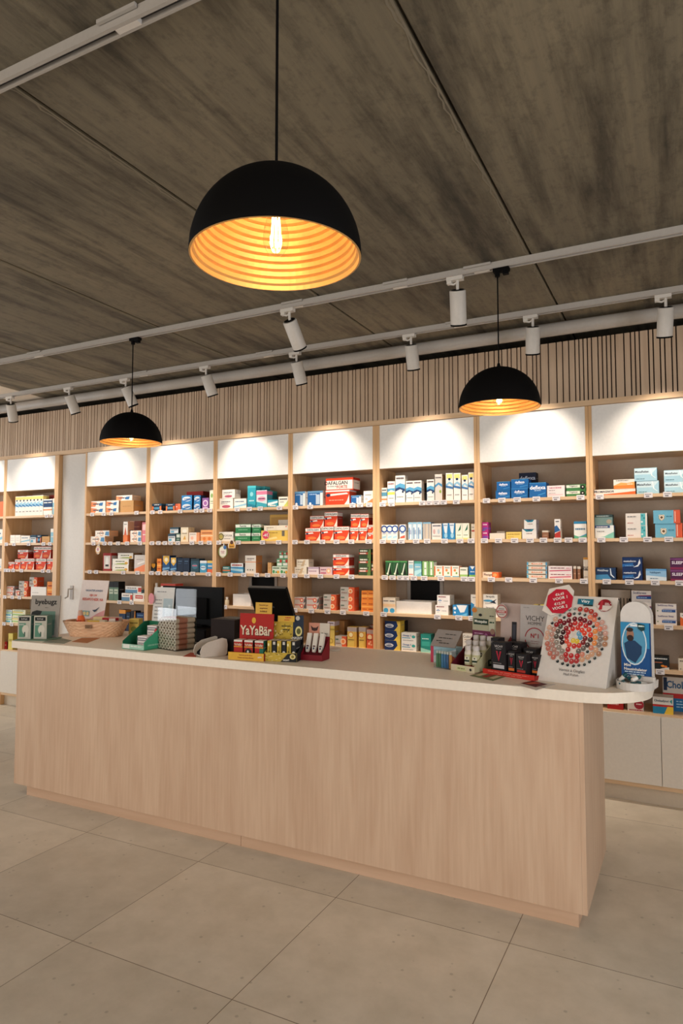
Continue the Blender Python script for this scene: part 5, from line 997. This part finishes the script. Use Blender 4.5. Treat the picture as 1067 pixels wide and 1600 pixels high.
# black monitor seen from behind, its drawer and the till screen
Ym = 3.47; a = onY(254, 950, Ym).x; b = onY(347, 950, Ym).x; z1 = onY(347, 918, Ym).z - T; z0 = onY(344, 981, Ym).z - T
r = empty('computer_monitor', ((a + b) / 2, Ym, T), 0, 'large black monitor seen from behind on the counter', 'monitor'); w = (b - a) / 2
m = MB(); m.box(-w, w, 0, .022, z0, z1, PLAST); m.box(-w * .55, w * .55, -.018, -.0003, z0 + .05, z1 - .07, BLACK); m.build('screen_housing', r, .004)
m = MB(); m.box(-.035, .035, .022, .04, .1, z0 + .15, BLACK); m.box(-.11, .11, -.03, .13, .088, .1, BLACK); m.build('stand', r, .002)
m = MB(); m.box(-.27, .17, -.09, .14, .0005, .085, card('#141010', .5)); m.box(-.26, .16, -.094, -.0905, .012, .075, card('#1c1615', .4)); m.box(.02, .08, -.0955, -.0945, .055, .062, card('#55504c', .3, .6))
tag(m.build('cash_drawer', loc=((a + b) / 2 + .02, Ym, T), bevel=.002), 'low dark cash drawer underneath the large black monitor', 'cash drawer')
m = MB(); m.box(0, .16, 0, .17, .0005, .19, card('#231a18', .5), top=card('#4a4039', .5)); m.box(.01, .15, .03, .12, .1905, .193, card('#3a322d', .4)); m.box(.005, .155, -.002, -.0003, .03, .034, card('#0e0b0a'))
tag(m.build('receipt_printer', loc=(-2.385, 3.06, T), bevel=.003), 'dark brown boxy receipt printer between payment terminal and red display', 'printer')
# till screen leaning towards the customer side
Yt = 3.42; zt = onY(386, 919, Yt).z; a = onY(386, 919, Yt).x; b = onY(446, 922, Yt).x; w = (b - a) / 2
r = empty('till_screen', ((a + b) / 2 - .0, Yt, T), 0, 'black till screen tilted forward on its neck behind yellow display', 'monitor')
hh = zt - T; L_ = .235; cs, sn = math.cos(.50), math.sin(.50)
def ts(x, t, q): return (x, t * cs + q * sn, hh - q * cs + t * sn)
m = MB()
def tbox(x0, x1, t0, t1, q0, q1, mat):
    vs = [ts(x0, t0, q1), ts(x1, t0, q1), ts(x1, t1, q1), ts(x0, t1, q1), ts(x0, t0, q0), ts(x1, t0, q0), ts(x1, t1, q0), ts(x0, t1, q0)]
    m.add(vs, [(0, 1, 5, 4), (1, 2, 6, 5), (2, 3, 7, 6), (3, 0, 4, 7), (4, 5, 6, 7), (0, 3, 2, 1)], mat)
tbox(-w, w, 0, .03, 0, L_, PLAST); m.build('screen_housing', r, .006)
m = MB(); tbox(-w + .006, w - .006, .006, .026, -.003, -.0005, card('#8a8a88', .3, .6)); m.build('silver_edge', r)
m = MB(); tbox(-.02, .02, -.001, -.0003, L_ * .52, L_ * .57, card('#3a3d40')); m.build('badge', r)
m = MB(); m.tube([ts(0, .045, L_ * .6), (0, .13, .1), (0, .12, .012)], .02, BLACK, 12); m.box(-.09, .09, .05, .2, .0005, .012, BLACK); m.build('stand', r)

# payment terminal in its cradle
r = empty('payment_terminal', (-2.335, 2.975, T), rot(-30), 'grey-white payment terminal cradle with curved sides on counter', 'payment terminal')
m = MB(); prof = [(-.06, .004), (-.066, .03), (-.055, .06), (-.02, .082), (.06, .098), (.085, .09), (.09, .06), (.088, .012), (.075, .001), (-.05, .001)]
sh_ = card('#c3b8aa', .4)
m.prism(prof, 'x', -.052, -.046, sh_); m.prism(prof, 'x', .046, .052, sh_); m.prism([(-.05, .001), (.075, .001), (.075, .008), (-.05, .008)], 'x', -.045, .045, sh_)
m.build('cradle_shell', r, .0015)
m = MB(); m.prism([(-.05, .009), (.07, .009), (.075, .06), (.055, .078), (-.01, .052), (-.048, .022)], 'x', -.042, .042, BLACK); m.build('card_reader', r, .002)
m = MB(); m.add([(-.03, -.005, .0555), (.03, -.005, .0555), (.03, .045, .0755), (-.03, .045, .0755)], [(0, 1, 2, 3)], card('#2a2f33', .15)); m.build('display', r)

# red and yellow sweets display
Y0 = (-2.165, 2.925); yz = 6
r = empty('counter_display', (*Y0, T), rot(yz), 'red sweets card display with yellow front tray and cream lettering', 'display stand')
w, d, t = .208, .11, .003
m = MB(); red = card('#8f1a14'); m.box(0, w, t + .0004, d, .0005, t, red); m.box(0, t, t + .0004, d, t, .038, red); m.box(w - t, w, t + .0004, d, t, .038, red)
m.box(0, w, 0, t, .0005, .04, card('#d9a636')); m.art((0, 0, 0), (w, 0, 0), (0, 0, .04), [('t', 'Natürlich gut für kleine', .5, .66, .2, '#8a3a1c', 1), ('t', 'Knirpse und kleine Bärchen', .5, .33, .2, '#8a3a1c', 1), ('p', [(.84, .4), (.96, .48), (.94, .62), (.84, .55)], '#d9cbb8')]); m.build('tray', r)
m = MB(); panel(m, 0, w - .004, d + .002, .001, .232, .004, '#a81c14', [('t', 'YaYaBär', .5, .595, .22, '#5a0c08', 1), ('t', 'YaYaBär', .48, .61, .22, '#e0cfb4', 1), ('e', .42, .84, .06, .07, '#d9a636')], .05); m.build('header_card', r)
m = MB(); panel(m, w * .45, w * .92, d + .012, .232, .292, .003, '#d3a644', [('t', 'Natürlich gut', .5, .75, .16, '#6a3a1c', 1), ('t', 'ausgelassen', .5, .48, .16, '#6a3a1c', 1), ('t', 'fröhlich!', .5, .22, .16, '#6a3a1c', 1)], .05); m.build('speech_card', r)
for k, (q, sc) in enumerate((('left', '#c0281c'), ('middle', '#3a2020'), ('right', '#1f5a48'))):
    x, y = at(Y0, yz, .046 + k * .062, .022)
    els = [('r', 0, .9, 1, 1, '#d9d2c8'), ('r', 0, .62, 1, .66, '#d9a636'), ('t', 'YaYaBär', .5, .76, .12, '#e0cfb4', 1)]
    if q == 'middle': els += [('e', .5, .32, .4, .25, '#1a1616'), ('e', .45, .38, .12, .1, '#d9d4cc'), ('e', .65, .22, .1, .06, '#5a8ab0')]
    if q == 'right': els += [('r', .55, 0, 1, .6, '#1f6a54')]
    carton('sweets_carton', x, y, .05, .05, .098, '#a8201a', els, f'{q} red carton in the yellow-fronted tray of the red display', 'sweets box', yz, T + .0035, sc, 'sweets cartons on the red display', '#d9d2c8')

# yellow and black display
H0 = (-1.962, 2.965); hz = 16
r = empty('counter_display', (*H0, T), rot(hz), 'yellow and black flower-print card display reading NIGHT', 'display stand')
w, d, t = .17, .13, .003
blot = random.Random(3)
def flowers(n, u0, u1, v0, v1):
    out = []
    for k in range(n): out.append(('e', blot.uniform(u0, u1), blot.uniform(v0, v1), blot.uniform(.02, .045), blot.uniform(.015, .035), blot.choice(['#e6d27a', '#8f7a24', '#b5962c', '#6a5a1c', '#efe6b0'])))
    return out
m = MB(); m.box(0, w, t, d, .0005, t, card('#2a2a26')); m.prism([(0, .0005), (d, .0005), (d, .075), (0, .045)], 'x', -t, -.0003, card('#c9b04a')); m.prism([(0, .0005), (d, .0005), (d, .09), (0, .045)], 'x', w + .0003, w + t, card('#17191c'))
m.box(0, w, 0, t, .0005, .045, card('#c2a53c')); m.art((0, 0, 0), (w, 0, 0), (0, 0, .045), flowers(26, .03, .55, .1, .9)[:26] + [('p', [(.5, 0), (1, 0), (1, 1), (.72, .9), (.6, .4)], '#14171a'), ('t', 'NIGHT', .68, .2, .18, W_, 1), ('e', .88, .6, .09, .3, '#d9c98a'), ('e', .88, .6, .05, .16, '#8a7a2c')]); m.build('tray', r)
m = MB(); panel(m, .0, w * .66, d, .003, .19, .004, '#c2a338', flowers(70, .03, .97, .25, .95) + [('l', .45, .86, .9, .03, '#4a4420'), ('l', .5, .76, .85, .03, '#4a4420')], .05)
panel(m, w * .66, w, d, .003, .225, .004, '#1d2a3c', [('r', 0, 0, 1, .55, '#14181f'), ('e', .55, .62, .32, .12, '#d9cf8a'), ('e', .55, .62, .2, .07, '#5a5a2a'), ('t', 'NIGHT', .45, .46, .06, W_, 1), ('e', .45, .93, .2, .055, '#b9b9b4')], .05); m.build('header_card', r)
m = MB(); panel(m, w * .18, w * .72, d - .002, .19, .222, .003, '#cfa53c', [('l', .45, .6, .8, .2, '#b5402a'), ('l', .4, .25, .7, .15, '#b5402a')], .05); m.build('price_card', r)
for k in range(6):
    x, y = at(H0, hz, .02 + k * .026, .012)
    yel = k % 2 == 0
    q = ['leftmost', 'second from left', 'third from left', 'fourth from left', 'fifth from left', 'rightmost'][k]
    els = [('e', .4, .3, .2, .1, '#e6d27a'), ('e', .6, .6, .2, .1, '#8f7a24'), ('e', .3, .8, .2, .08, '#efe6b0'), ('e', .5, .45, .2, .06, '#6a5a1c')] if yel else [('c', .5, .4, .08, '#d9d4c4'), ('r', .2, .8, .8, .95, '#c9c4b8')]
    carton('remedy_carton', x, y, .021, .075, .1, '#c2a338' if yel else '#15171b', els, f"narrow {'yellow' if yel else 'black'} carton, {q} on the yellow black display", rz=hz - 6, z=T + .004, side='#a8923c' if yel else '#1b1d22', group='narrow cartons on the yellow black display', top='#cfc6b4')

# red display with three white sticks
R0 = (-1.815, 3.08); rz_ = 4
r = empty('counter_display', (*R0, T), rot(rz_), 'small dark red display with white tester sticks', 'display stand')
w, d, t = .122, .09, .003; red = card('#7a0f1e')
m = MB(); m.box(0, w, t, d, .0005, t, red); m.box(0, w, 0, t, .0005, .03, red); m.prism([(t, t), (d, t), (d, .105), (t, .035)], 'x', 0, t, red); m.prism([(t, t), (d, t), (d, .105), (t, .035)], 'x', w - t, w, red)
m.prism([(t, t), (d - t, t), (d - t, .07), (t, .02)], 'x', t + .0003, w - t - .0003, card('#5f0c18')); m.build('tray', r)
m = MB(); panel(m, 0, w, d + .0003, .003, .185, .004, '#7a0f1e', [('r', 0, .62, .52, 1, '#c98a72'), ('p', [(.08, .92), (.2, .86), (.35, .86), (.46, .92), (.4, .78), (.27, .76), (.14, .78)], '#3a2018'), ('r', .52, .62, 1, 1, '#cfc4b4'), ('e', .64, .7, .03, .03, '#2e3a30'), ('l', .7, .69, .9, .02, '#5a645c'), ('t', 'vos ongles', .55, .57, .03, '#d9b0a8')], .06); m.build('header_card', r)
for k, q in enumerate(('left', 'middle', 'right')):
    m = MB(); m.box(-.012, .012, 0, .018, .03, .1, card('#d9d2c6')); m.prism([(-.012, .03), (-.006, 0), (.006, 0), (.012, .03)], 'y', 0, .018, card('#d3ccc0')); m.art((-.012, 0, .01), (.024, 0, 0), (0, 0, .035), [('r', .2, .5, .8, .7, '#4a1a24'), ('e', .5, .25, .2, .18, '#2a3a5a')])
    x, y = at(R0, rz_, .024 + k * .037, .022)
    tag(m.build('tester_stick', loc=(x, y, T + .042), rot=(rot(-20), 0, rot(rz_))), f'{q} white tester stick on the small dark red display', 'tester', 'white tester sticks on the red display')
m = MB(); m.lathe([(.03, 0), (.034, .003), (.034, .01), (.028, .008), (.001, .007)], card('#cfc4b4', .3), 28)
tag(m.build('coin_dish', loc=(-1.87 + .055, 3.46, T + .0005)), 'small white coin dish behind the dark red display', 'dish')

# clear dispenser with coloured vials, tilted grey plaque behind it
V0 = (-1.125, 3.185); vz = -22
r = empty('acrylic_dispenser', (*V0, T), rot(vz), 'small clear box of green and blue vials beside bottle dispenser', 'dispenser')
m = MB(); w, d, h, t = .105, .06, .085, .0025
m.box(0, w, 0, d, .0005, t, CLEAR); m.box(0, t, 0, d, t, h, CLEAR); m.box(w - t, w, 0, d, t, h, CLEAR); m.box(t, w - t, 0, t, t, h, CLEAR); m.box(t, w - t, d - t, d, t, h, CLEAR); m.build('clear_box', r)
vc = [('green', '#4a8a5e'), ('green', '#3f7f58'), ('blue', '#3a86b5'), ('blue', '#2f78ad'), ('blue', '#1f5f96'), ('orange', '#c98a3a')]
for k, (nm, c_) in enumerate(vc):
    x, y = at(V0, vz, .0115 + k * .0164, .018)
    m = MB(); m.lathe([(.0072, 0), (.0078, .003), (.0078, .062), (.006, .066)], card(c_, .25), 14); m.lathe([(.0062, .066), (.0062, .078)], card('#cfd4cc', .3), 12)
    q = ['first', 'second', 'third', 'fourth', 'fifth', 'sixth'][k]
    tag(m.build('vial', loc=(x, y, T + .0032)), f'{nm} capped vial, {q} from left in the small clear box', 'vial', 'coloured vials in the small clear box')
Q0 = (-1.19, 3.33); qz = -14
r = empty('counter_display', (*Q0, T), rot(qz), 'blue and pink card display topped by tilted grey plaque', 'display stand')
m = MB(); panel(m, 0, .15, 0, .0005, .085, .06, '#9cc4d2', [('r', 0, 0, .12, 1, '#c4425f'), ('p', [(.12, 0), (1, .5), (1, .9), (.12, .4)], '#dfeaf0'), ('e', .85, .3, .12, .2, '#d9603c'), ('e', .7, .2, .08, .15, '#e9b09a')], .0); m.build('card_box', r)
m = MB(); panel(m, .005, .15, -.01, .086, .19, .004, '#9a938e', [('l', .4, .72, .85, .05, '#4a4643'), ('l', .2, .48, .75, .05, '#4a4643'), ('l', .15, .3, .4, .05, '#4a4643'), ('l', .3, .18, .7, .05, '#4a4643')], .75); m.build('plaque', r)

# repellent bottle dispenser
M0 = (-1.025, 3.15); mz = -20
r = empty('counter_display', (*M0, T), rot(mz), 'sloping dark red and cream card dispenser full of small bottles', 'display stand')
w, d, t = .135, .215, .003; dk = card('#5a1020')
m = MB(); m.box(0, w, t, d, .0005, t, dk); m.box(0, w, 0, t, .0005, .03, card('#cfc6a8')); m.art((0, 0, 0), (w, 0, 0), (0, 0, .03), [('r', .25, .15, .65, .85, '#c9cc9a'), ('l', .3, .4, .6, .2, '#8a8a5a'), ('e', .85, .5, .05, .22, '#1f1a18')])
sl = [(t, t), (d, t), (d, .15), (d * .85, .15), (t, .032)]
m.prism(sl, 'x', 0, t, dk); m.prism(sl, 'x', w - t, w, card('#b5b08c')); m.art((w, t, t), (0, d, 0), (0, 0, .12), [('p', [(.3, .05), (.98, .05), (.98, .7), (.4, .3)], '#8f8c70'), ('r', .5, .15, .95, .4, '#16241c'), ('t', 'Mosquito', .72, .27, .15, '#b9c4a8', 1)])
m.box(t, w - t, d - t, d, t, .15, card('#8a8750')); m.box(-.02, .06, d + .005, d + .009, .1, .16, card('#8a8750')); m.build('card_tray', r)
m = MB(); panel(m, -.03, w - .03, d + .0005, .14, .285, .004, '#aaa78c', [('r', 0, 0, 1, .22, '#6a2446'), ('e', .08, .9, .12, .08, '#c97a2c'), ('r', .05, .42, .7, .62, '#16301f'), ('t', 'Mosquito', .375, .52, .13, '#e6e6d8', 1), ('e', .35, .75, .08, .05, '#1c1a16'), ('r', .74, .25, .98, .65, '#b9b8a0'), ('l', .76, .72, .96, .03, '#3a3a30'), ('l', .76, .5, .96, .05, '#1f3f2a'), ('l', .1, .1, .5, .04, '#b98aa8'), ('c', .62, .06, .08, '#9a5a86'), ('e', .9, .22, .1, .1, '#8a6a5a')], .04); m.build('header_card', r)
def repbottle():
    m = MB(); m.lathe([(.017, 0), (.0195, .003), (.0195, .025)], card('#9a2f28', .3), 18); m.lathe([(.0196, .025), (.0196, .075)], card('#b9b58c', .35), 18); m.lathe([(.0195, .075), (.019, .085), (.012, .095)], card('#cfc8ba', .3), 18)
    m.lathe([(.0145, .094), (.0145, .112), (.011, .116)], card('#c4bdb8', .3), 16)
    m.art((-.012, -.0199, .035), (.024, 0, 0), (0, 0, .03), [('r', 0, 0, 1, 1, '#d3d0b8'), ('r', 0, .2, 1, .5, '#16301f'), ('e', .5, .8, .15, .12, '#2a1a16')])
    return m.build('repellent_bottle')
pb = None
for k, (u, v, z) in enumerate(((.068, .05, 0), (.108, .055, 0), (.03, .105, .0), (.068, .11, 0), (.106, .112, 0), (.03, .165, 0), (.068, .168, 0), (.106, .17, 0))):
    if pb is None: o_ = pb = repbottle()
    else: o_ = pb.copy(); COL.objects.link(o_)
    x, y = at(M0, mz, u, v); o_.location = (x, y, T + .0035 + (0, 0, .018, .018, .018, .036, .036, .036)[k]); o_.rotation_euler = (0, 0, rot(mz + 12))
    lb = ['front left', 'front right', 'middle row left', 'middle row centre', 'middle row right', 'back left', 'back centre', 'back right'][k]
    tag(o_, f'{lb} white-capped repellent bottle in the sloping card dispenser', 'bottle', 'repellent bottles in the card dispenser')

m = MB(); m.box(.004, w - .004, .083, .142, .0035, .0205, dk); m.box(.004, w - .004, .1425, d - .0035, .0035, .0385, dk); m.build('step_insert', r)

# black men's care display on a red tray
C0 = (-.862, 3.135); cz = -19
r = empty('counter_display', (*C0, T), rot(cz), 'grey men\'s care display card on red tray behind black cartons', 'display stand')
w, d = .262, .17
m = MB(); m.box(0, w, 0, d, .0005, .014, card('#b02418')); m.box(-.002, w + .002, -.004, -.0003, .0005, .024, card('#c22c1c')); m.art((0, -.004, 0), (w, 0, 0), (0, 0, .024), [('l', .1, .6, .9, .12, '#d97a6a'), ('l', .3, .3, .8, .1, '#d97a6a')]); m.box(w + .0005, w + .003, 0, d, .0005, .02, card('#8f1a12')); m.build('tray', r)
m = MB(); panel(m, .085, .245, d + .001, .001, .315, .004, '#b3aca8', [('t', 'VICHY', .48, .80, .075, '#2a2424'), ('t', 'HOMME', .48, .725, .045, '#3a3432'), ('g', .48, .5, .165, .014, '#9c1c28'), ('r', .1, .475, .9, .52, '#b3aca8'), ('t', 'N°1', .48, .545, .07, '#9c1c28', 1), ('l', .36, .46, .64, .006, '#8a5a5a'), ('l', .38, .43, .62, .006, '#8a5a5a'), ('l', .1, .95, .3, .008, GT)], .06); m.build('header_card', r)
m = MB(); panel(m, -.03, .084, d + .012, .001, .315, .004, '#b5a29a', [('p', [(.1, .22), (.35, .45), (.6, .3), (.9, .42), (.9, 0), (.1, 0)], '#a89088'), ('p', [(.3, .38), (.5, .5), (.7, .36), (.66, .34), (.5, .42), (.34, .34)], '#6a1c20'), ('r', .55, .42, .78, .72, '#1c1a1c'), ('r', .6, .46, .74, .68, '#3a3a44'), ('e', .68, .3, .22, .08, '#2c1d1a')], .06); m.build('side_card', r)
m = MB(); m.prism([(.028 * math.cos(2 * math.pi * k / 28) * 1.1, .035 * math.sin(2 * math.pi * k / 28)) for k in range(28)], 'y', 0, .003, card('#c9bfb5'))
m.art((-.03, 0, -.035), (.06, 0, 0), (0, 0, .07), [('g', .5, .5, .46, .06, '#9c2a2c'), ('r', .08, .4, .92, .56, '#a8342f'), ('l', .25, .65, .75, .05, '#6a5a5a'), ('l', .25, .28, .75, .05, '#6a5a5a'), ('l', .2, .46, .8, .05, W_)])
ba = m.build('round_badge', r, loc=(-.008, d + .0, .275))
for k, (u, v, ww, hh_, q) in enumerate(((.075, .012, .072, .135, 'tallest black care carton, left on the red tray'), (.135, .022, .036, .1, 'slim black orange-labelled care carton, middle of red tray'), (.19, .014, .052, .092, 'small black red-labelled care carton, right on red tray'), (.11, .085, .07, .13, 'black care carton in second row behind the tallest one'), (.19, .085, .06, .11, 'black care carton in second row, right end'), (.022, .06, .04, .145, 'tall black care carton at far left of red tray'), (.238, .05, .034, .09, 'narrow black care carton at right end of red tray'))):
    x, y = at(C0, cz, u, v)
    els = [('t', 'VICHY', .5, .86, .08, '#cfc8c4'), ('l', .3, .76, .7, .03, '#8a8482'), ('p', [(.3, .7), (.42, .7), (.5, .45), (.58, .7), (.7, .7), (.5, .35)], '#a81c34'), ('r', .1, .12, .9, .24, ['#b9b9bc', '#d9702c', '#a8281c', '#b9b9bc', '#a8281c', '#3a3a3c', '#d9702c'][k]), ('l', .1, .28, .7, .025, '#8a8482')]
    carton('care_product_carton', x, y, ww, min(.055, .2), hh_, '#141012', els, q, 'cosmetics box', cz, T + .0145, '#1a1416', 'black care cartons on the red tray')
m = MB(); m.lathe([(.03, 0), (.033, .004), (.033, .045), (.03, .05), (.0, .052)], card('#cfc8c2', .3), 24)
x, y = at(C0, cz, .022, .145)
tag(m.build('cream_jar', loc=(x - .0, y - .0, T + .16 - .005 if False else T + .0145)), 'white round cream jar behind the black care cartons', 'jar')

# nail polish board
N0 = (-.612, 3.075); nz = -12.5
r = empty('counter_display', (*N0, T), rot(nz), 'white slanted board with round swirl of nail polish colours', 'display stand')
w, L, lean = .302, .408, .47
rr = random.Random(11); els = []
cols_in = ['#b52a22', '#c93a2c', '#d9442f', '#a81c22']
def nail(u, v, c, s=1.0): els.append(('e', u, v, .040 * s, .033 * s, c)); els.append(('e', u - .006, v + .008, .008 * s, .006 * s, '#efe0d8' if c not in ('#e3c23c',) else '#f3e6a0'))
cu, cv = .48, .52
for ring_, (rad, n, pal) in enumerate(((.045, 6, ['#5a96b5', '#6aa2bd', '#cfc6bc', '#d3cbc2', '#dfc04a', '#d9b83c']), (.095, 12, ['#d9442f', '#c9362c', '#b52a30', '#d9503c', '#c23a34', '#7a2a2c']), (.145, 17, ['#c2302c', '#8f1c24', '#3a1a1e', '#b5282a', '#6a625a', '#4a3a36', '#d9442f']),
         (.195, 22, ['#6a1420', '#5a5048', '#8f8478', '#b5282a', '#c9806a', '#e08a4a', '#7a1c28']), (.245, 28, ['#8f1c24', '#b9897a', '#a87c70', '#a83a3a', '#c99a7a', '#8a7a70', '#d97a5c', '#3f4a48']), (.295, 33, ['#c9a08a', '#b56a5a', '#1f2a2c', '#35403f', '#a87a5c', '#c4988a', '#a83a30', '#6f7f7a']))):
    for k in range(n):
        a_ = 2 * math.pi * k / n + ring_ * .5
        c_ = pal[(k * len(pal)) // n] if ring_ else pal[k]
        if ring_ > 1 and rr.random() < .1: c_ = rr.choice(['#1f2a2c', '#e0cfc2'])
        s_ = .9 if c_ not in ('#1f2a2c', '#35403f', '#6f7f7a', '#3f4a48') else .55
        nail(cu + rad * 1.45 * math.cos(a_) + rr.uniform(-.006, .006), cv + rad * 1.10 * math.sin(a_) + rr.uniform(-.005, .005), c_, s_)
els += [('r', .43, .9, .66, .965, '#1c6a80'), ('t', 'Vitry', .545, .932, .045, '#e3ebe9', 1), ('r', .52, .882, .66, .9, '#20342f'), ('c', .83, .9, .072, '#8a1a22'), ('p', [(.72, .9), (.94, .9), (.92, .87), (.87, .838), (.79, .838), (.735, .87)], '#d9cfc6'),
        ('l', .83, .92, .92, .01, '#d9c0bc'), ('l', .83, .905, .9, .01, '#d9c0bc'), ('p', [(.75, .85), (.8, .85), (.8, .95), (.77, .96)], '#b5303a'), ('t', 'Vernis à Ongles', .5, .14, .04, '#4a4644'), ('t', 'Nail Polish', .5, .1, .026, '#4a4644')]
m = MB(); panel(m, 0, w, .0, .0005, L, .004, '#d6d0c8', els, lean); m.build('printed_board', r)
m = MB(); m.prism([(.008, .001), (.25, .001), (L * math.sin(lean) + .012, L * math.cos(lean) * .97), (L * math.sin(lean) + .002, L * math.cos(lean) * .97)], 'x', w - .004, w - .0005, card('#b9b2a8')); m.build('side_support', r)
m = MB(); oc = [(.064 * math.cos(math.pi / 8 + math.pi * k / 4), .064 * math.sin(math.pi / 8 + math.pi * k / 4)) for k in range(8)]
sq = [(-.075, -.05), (-.03, -.072), (.06, -.03), (.058, .055), (.03, .085), (-.06, .06)]
m.prism(sq, 'y', .0005, .003, card('#ded6cc')); m.prism(oc, 'y', -.002, .0, card('#bf1f36'))
m.art((-.06, -.002, -.06), (.12, 0, 0), (0, 0, .12), [('t', '€6,65', .46, .78, .13, W_, 1, .28), ('t', 'VOOR 1', .5, .62, .12, W_, 1, .28), ('t', '€12,30', .52, .4, .13, W_, 1, .28), ('t', 'VOOR 2', .56, .24, .12, W_, 1, .28)])
s_ = m.build('price_sticker', r, loc=(.048, L * .93 * math.sin(lean) - .008, L * .93 * math.cos(lean)))
s_.rotation_euler = (-lean, 0, 0)

# inhaler display
I0 = (-.215, 3.055); iz = -10
r = empty('counter_display', (*I0, T), rot(iz), 'blue and white tower display of inhalers at counter right end', 'display stand')
wht = card('#cfcac4', .25)
m = MB(); hw = .060
def outl(hw_, z0_, zt_): return [(-hw_, z0_), (hw_, z0_), (hw_, zt_ - hw_)] + [(hw_ * math.cos(math.pi * k / 16), zt_ - hw_ + hw_ * math.sin(math.pi * k / 16)) for k in range(1, 16)] + [(-hw_, zt_ - hw_)]
m.prism(outl(hw, .03, .355), 'y', .055, .1, wht, False); m.build('back_shell', r, .006)
m = MB(); f = [('r', 0, 0, 1, 1, '#0d4a86'), ('r', 0, .55, 1, 1, '#2a86b5'), ('e', .47, .62, .44, .38, '#cfdde4'), ('e', .47, .62, .40, .355, '#4f93b5'), ('p', [(.12, .62), (.2, .36), (.5, .28), (.72, .45), (.74, .58), (.5, .68), (.3, .68)], '#163a5e'),
     ('e', .34, .78, .13, .1, '#9c7058'), ('e', .34, .72, .12, .055, '#2a1a18'), ('e', .33, .87, .13, .04, '#2a1c18'), ('t', 'Mini', .22, .24, .05, W_, 1), ('t', 'Neusinhalator', .5, .17, .05, W_, 1), ('l', .12, .11, .85, .02, '#b9cfdf'), ('l', .12, .07, .8, .02, '#b9cfdf'), ('l', .15, .02, .85, .03, '#b9cfdf'),
     ('r', .35, .93, .62, .965, '#e0e4e6'), ('p', [(.6, .99), (.85, .97), (.86, .88), (.75, .85), (.62, .9)], '#0f3a3c'), ('l', .64, .93, .84, .025, '#cfe0d8')]
panel(m, -hw + .001, hw - .006, .05, .035, .268, .004, '#1a5f96', f, 0); m.box(hw - .006, hw - .001, .05, .054, .035, .268, card('#0d3f78')); m.build('printed_panel', r)
m = MB()
def dd(s, z): return [(-.072 * s, .11), (-.072 * s, .02)] + [(-.072 * s * math.cos(math.pi * k / 14), .02 - .075 * s * math.sin(math.pi * k / 14)) for k in range(1, 14)] + [(.072 * s, .02), (.072 * s, .11)]
bt = dd(.97, 0); tp = dd(1.0, 0); inn = dd(.93, 0); n = len(bt)
def zr_(q): return .03 if q[1] > .02 else .03
vs = [(*p_, .0005) for p_ in bt] + [(*p_, .032) for p_ in tp] + [(p_[0], p_[1] * .97 + .001, .032) for p_ in inn] + [(p_[0], p_[1] * .97 + .001, .008) for p_ in inn]
fs = [tuple(range(n))[::-1]] + [(i + k * n, (i + 1) % n + k * n, (i + 1) % n + (k + 1) * n, i + (k + 1) * n) for k in range(3) for i in range(n)] + [tuple(3 * n + i for i in range(n))]
m.add(vs, fs, wht); m.box(-.02, .075, .035, .048, .009, .05, wht)
for k in range(6): m.box(.03 + k * .007, .033 + k * .007, .033, .035, .012, .048, wht)
m.build('base_tray', r)
ip = None
for k, (u, v, z, a1, a2) in enumerate(((-.045, .005, .022, 70, 20), (-.03, -.02, .022, 80, -50), (-.005, -.03, .024, 75, 60), (-.012, .008, .037, 60, -20), (.02, -.015, .022, 82, 10), (-.04, -.002, .045, 40, 80), (.01, -.002, .045, 70, 130), (.03, .012, .024, 80, -70))):
    if ip is None:
        m = MB(); m.lathe([(.007, -.02), (.0085, -.018), (.0085, .006)], card('#dcd8d0', .3), 14); m.lathe([(.0086, .006), (.0086, .016), (.005, .024)], card('#1d4f55', .3), 14); o_ = ip = m.build('nasal_inhaler')
    else: o_ = ip.copy(); COL.objects.link(o_)
    x, y = at(I0, iz, u, v); o_.location = (x, y, T + z); o_.rotation_euler = (rot(a1), 0, rot(a2))
    tag(o_, 'small white and dark inhaler stick heaped in white display tray', 'inhaler', 'inhaler sticks heaped in the white tray')
    o_['label'] = ['leftmost rear', 'front left', 'frontmost', 'upper middle', 'front right', 'upper left', 'topmost right', 'rightmost rear'][k] + ' white and dark inhaler stick in the white display tray'
carton('care_product_carton', -.228, 3.22, .15, .06, .175, '#7a1016', [('l', .7, .1, .95, .03, '#c98a84'), ('g', .12, .55, .08, .012, '#b56a64'), ('r', .78, .95, 1, 1, '#a8a4a8')], 'dark red box standing behind the blue inhaler display', 'box', -8, T, '#8f1820')
carton('medicine_carton', -.335, 3.30, .06, .05, .16, '#1f7fa8', [('l', .1, .6, .9, .06, '#cfe0e6'), ('r', 0, 0, 1, .3, '#8a8f8a')], 'teal carton seen between nail board and inhaler display', 'box', -8)
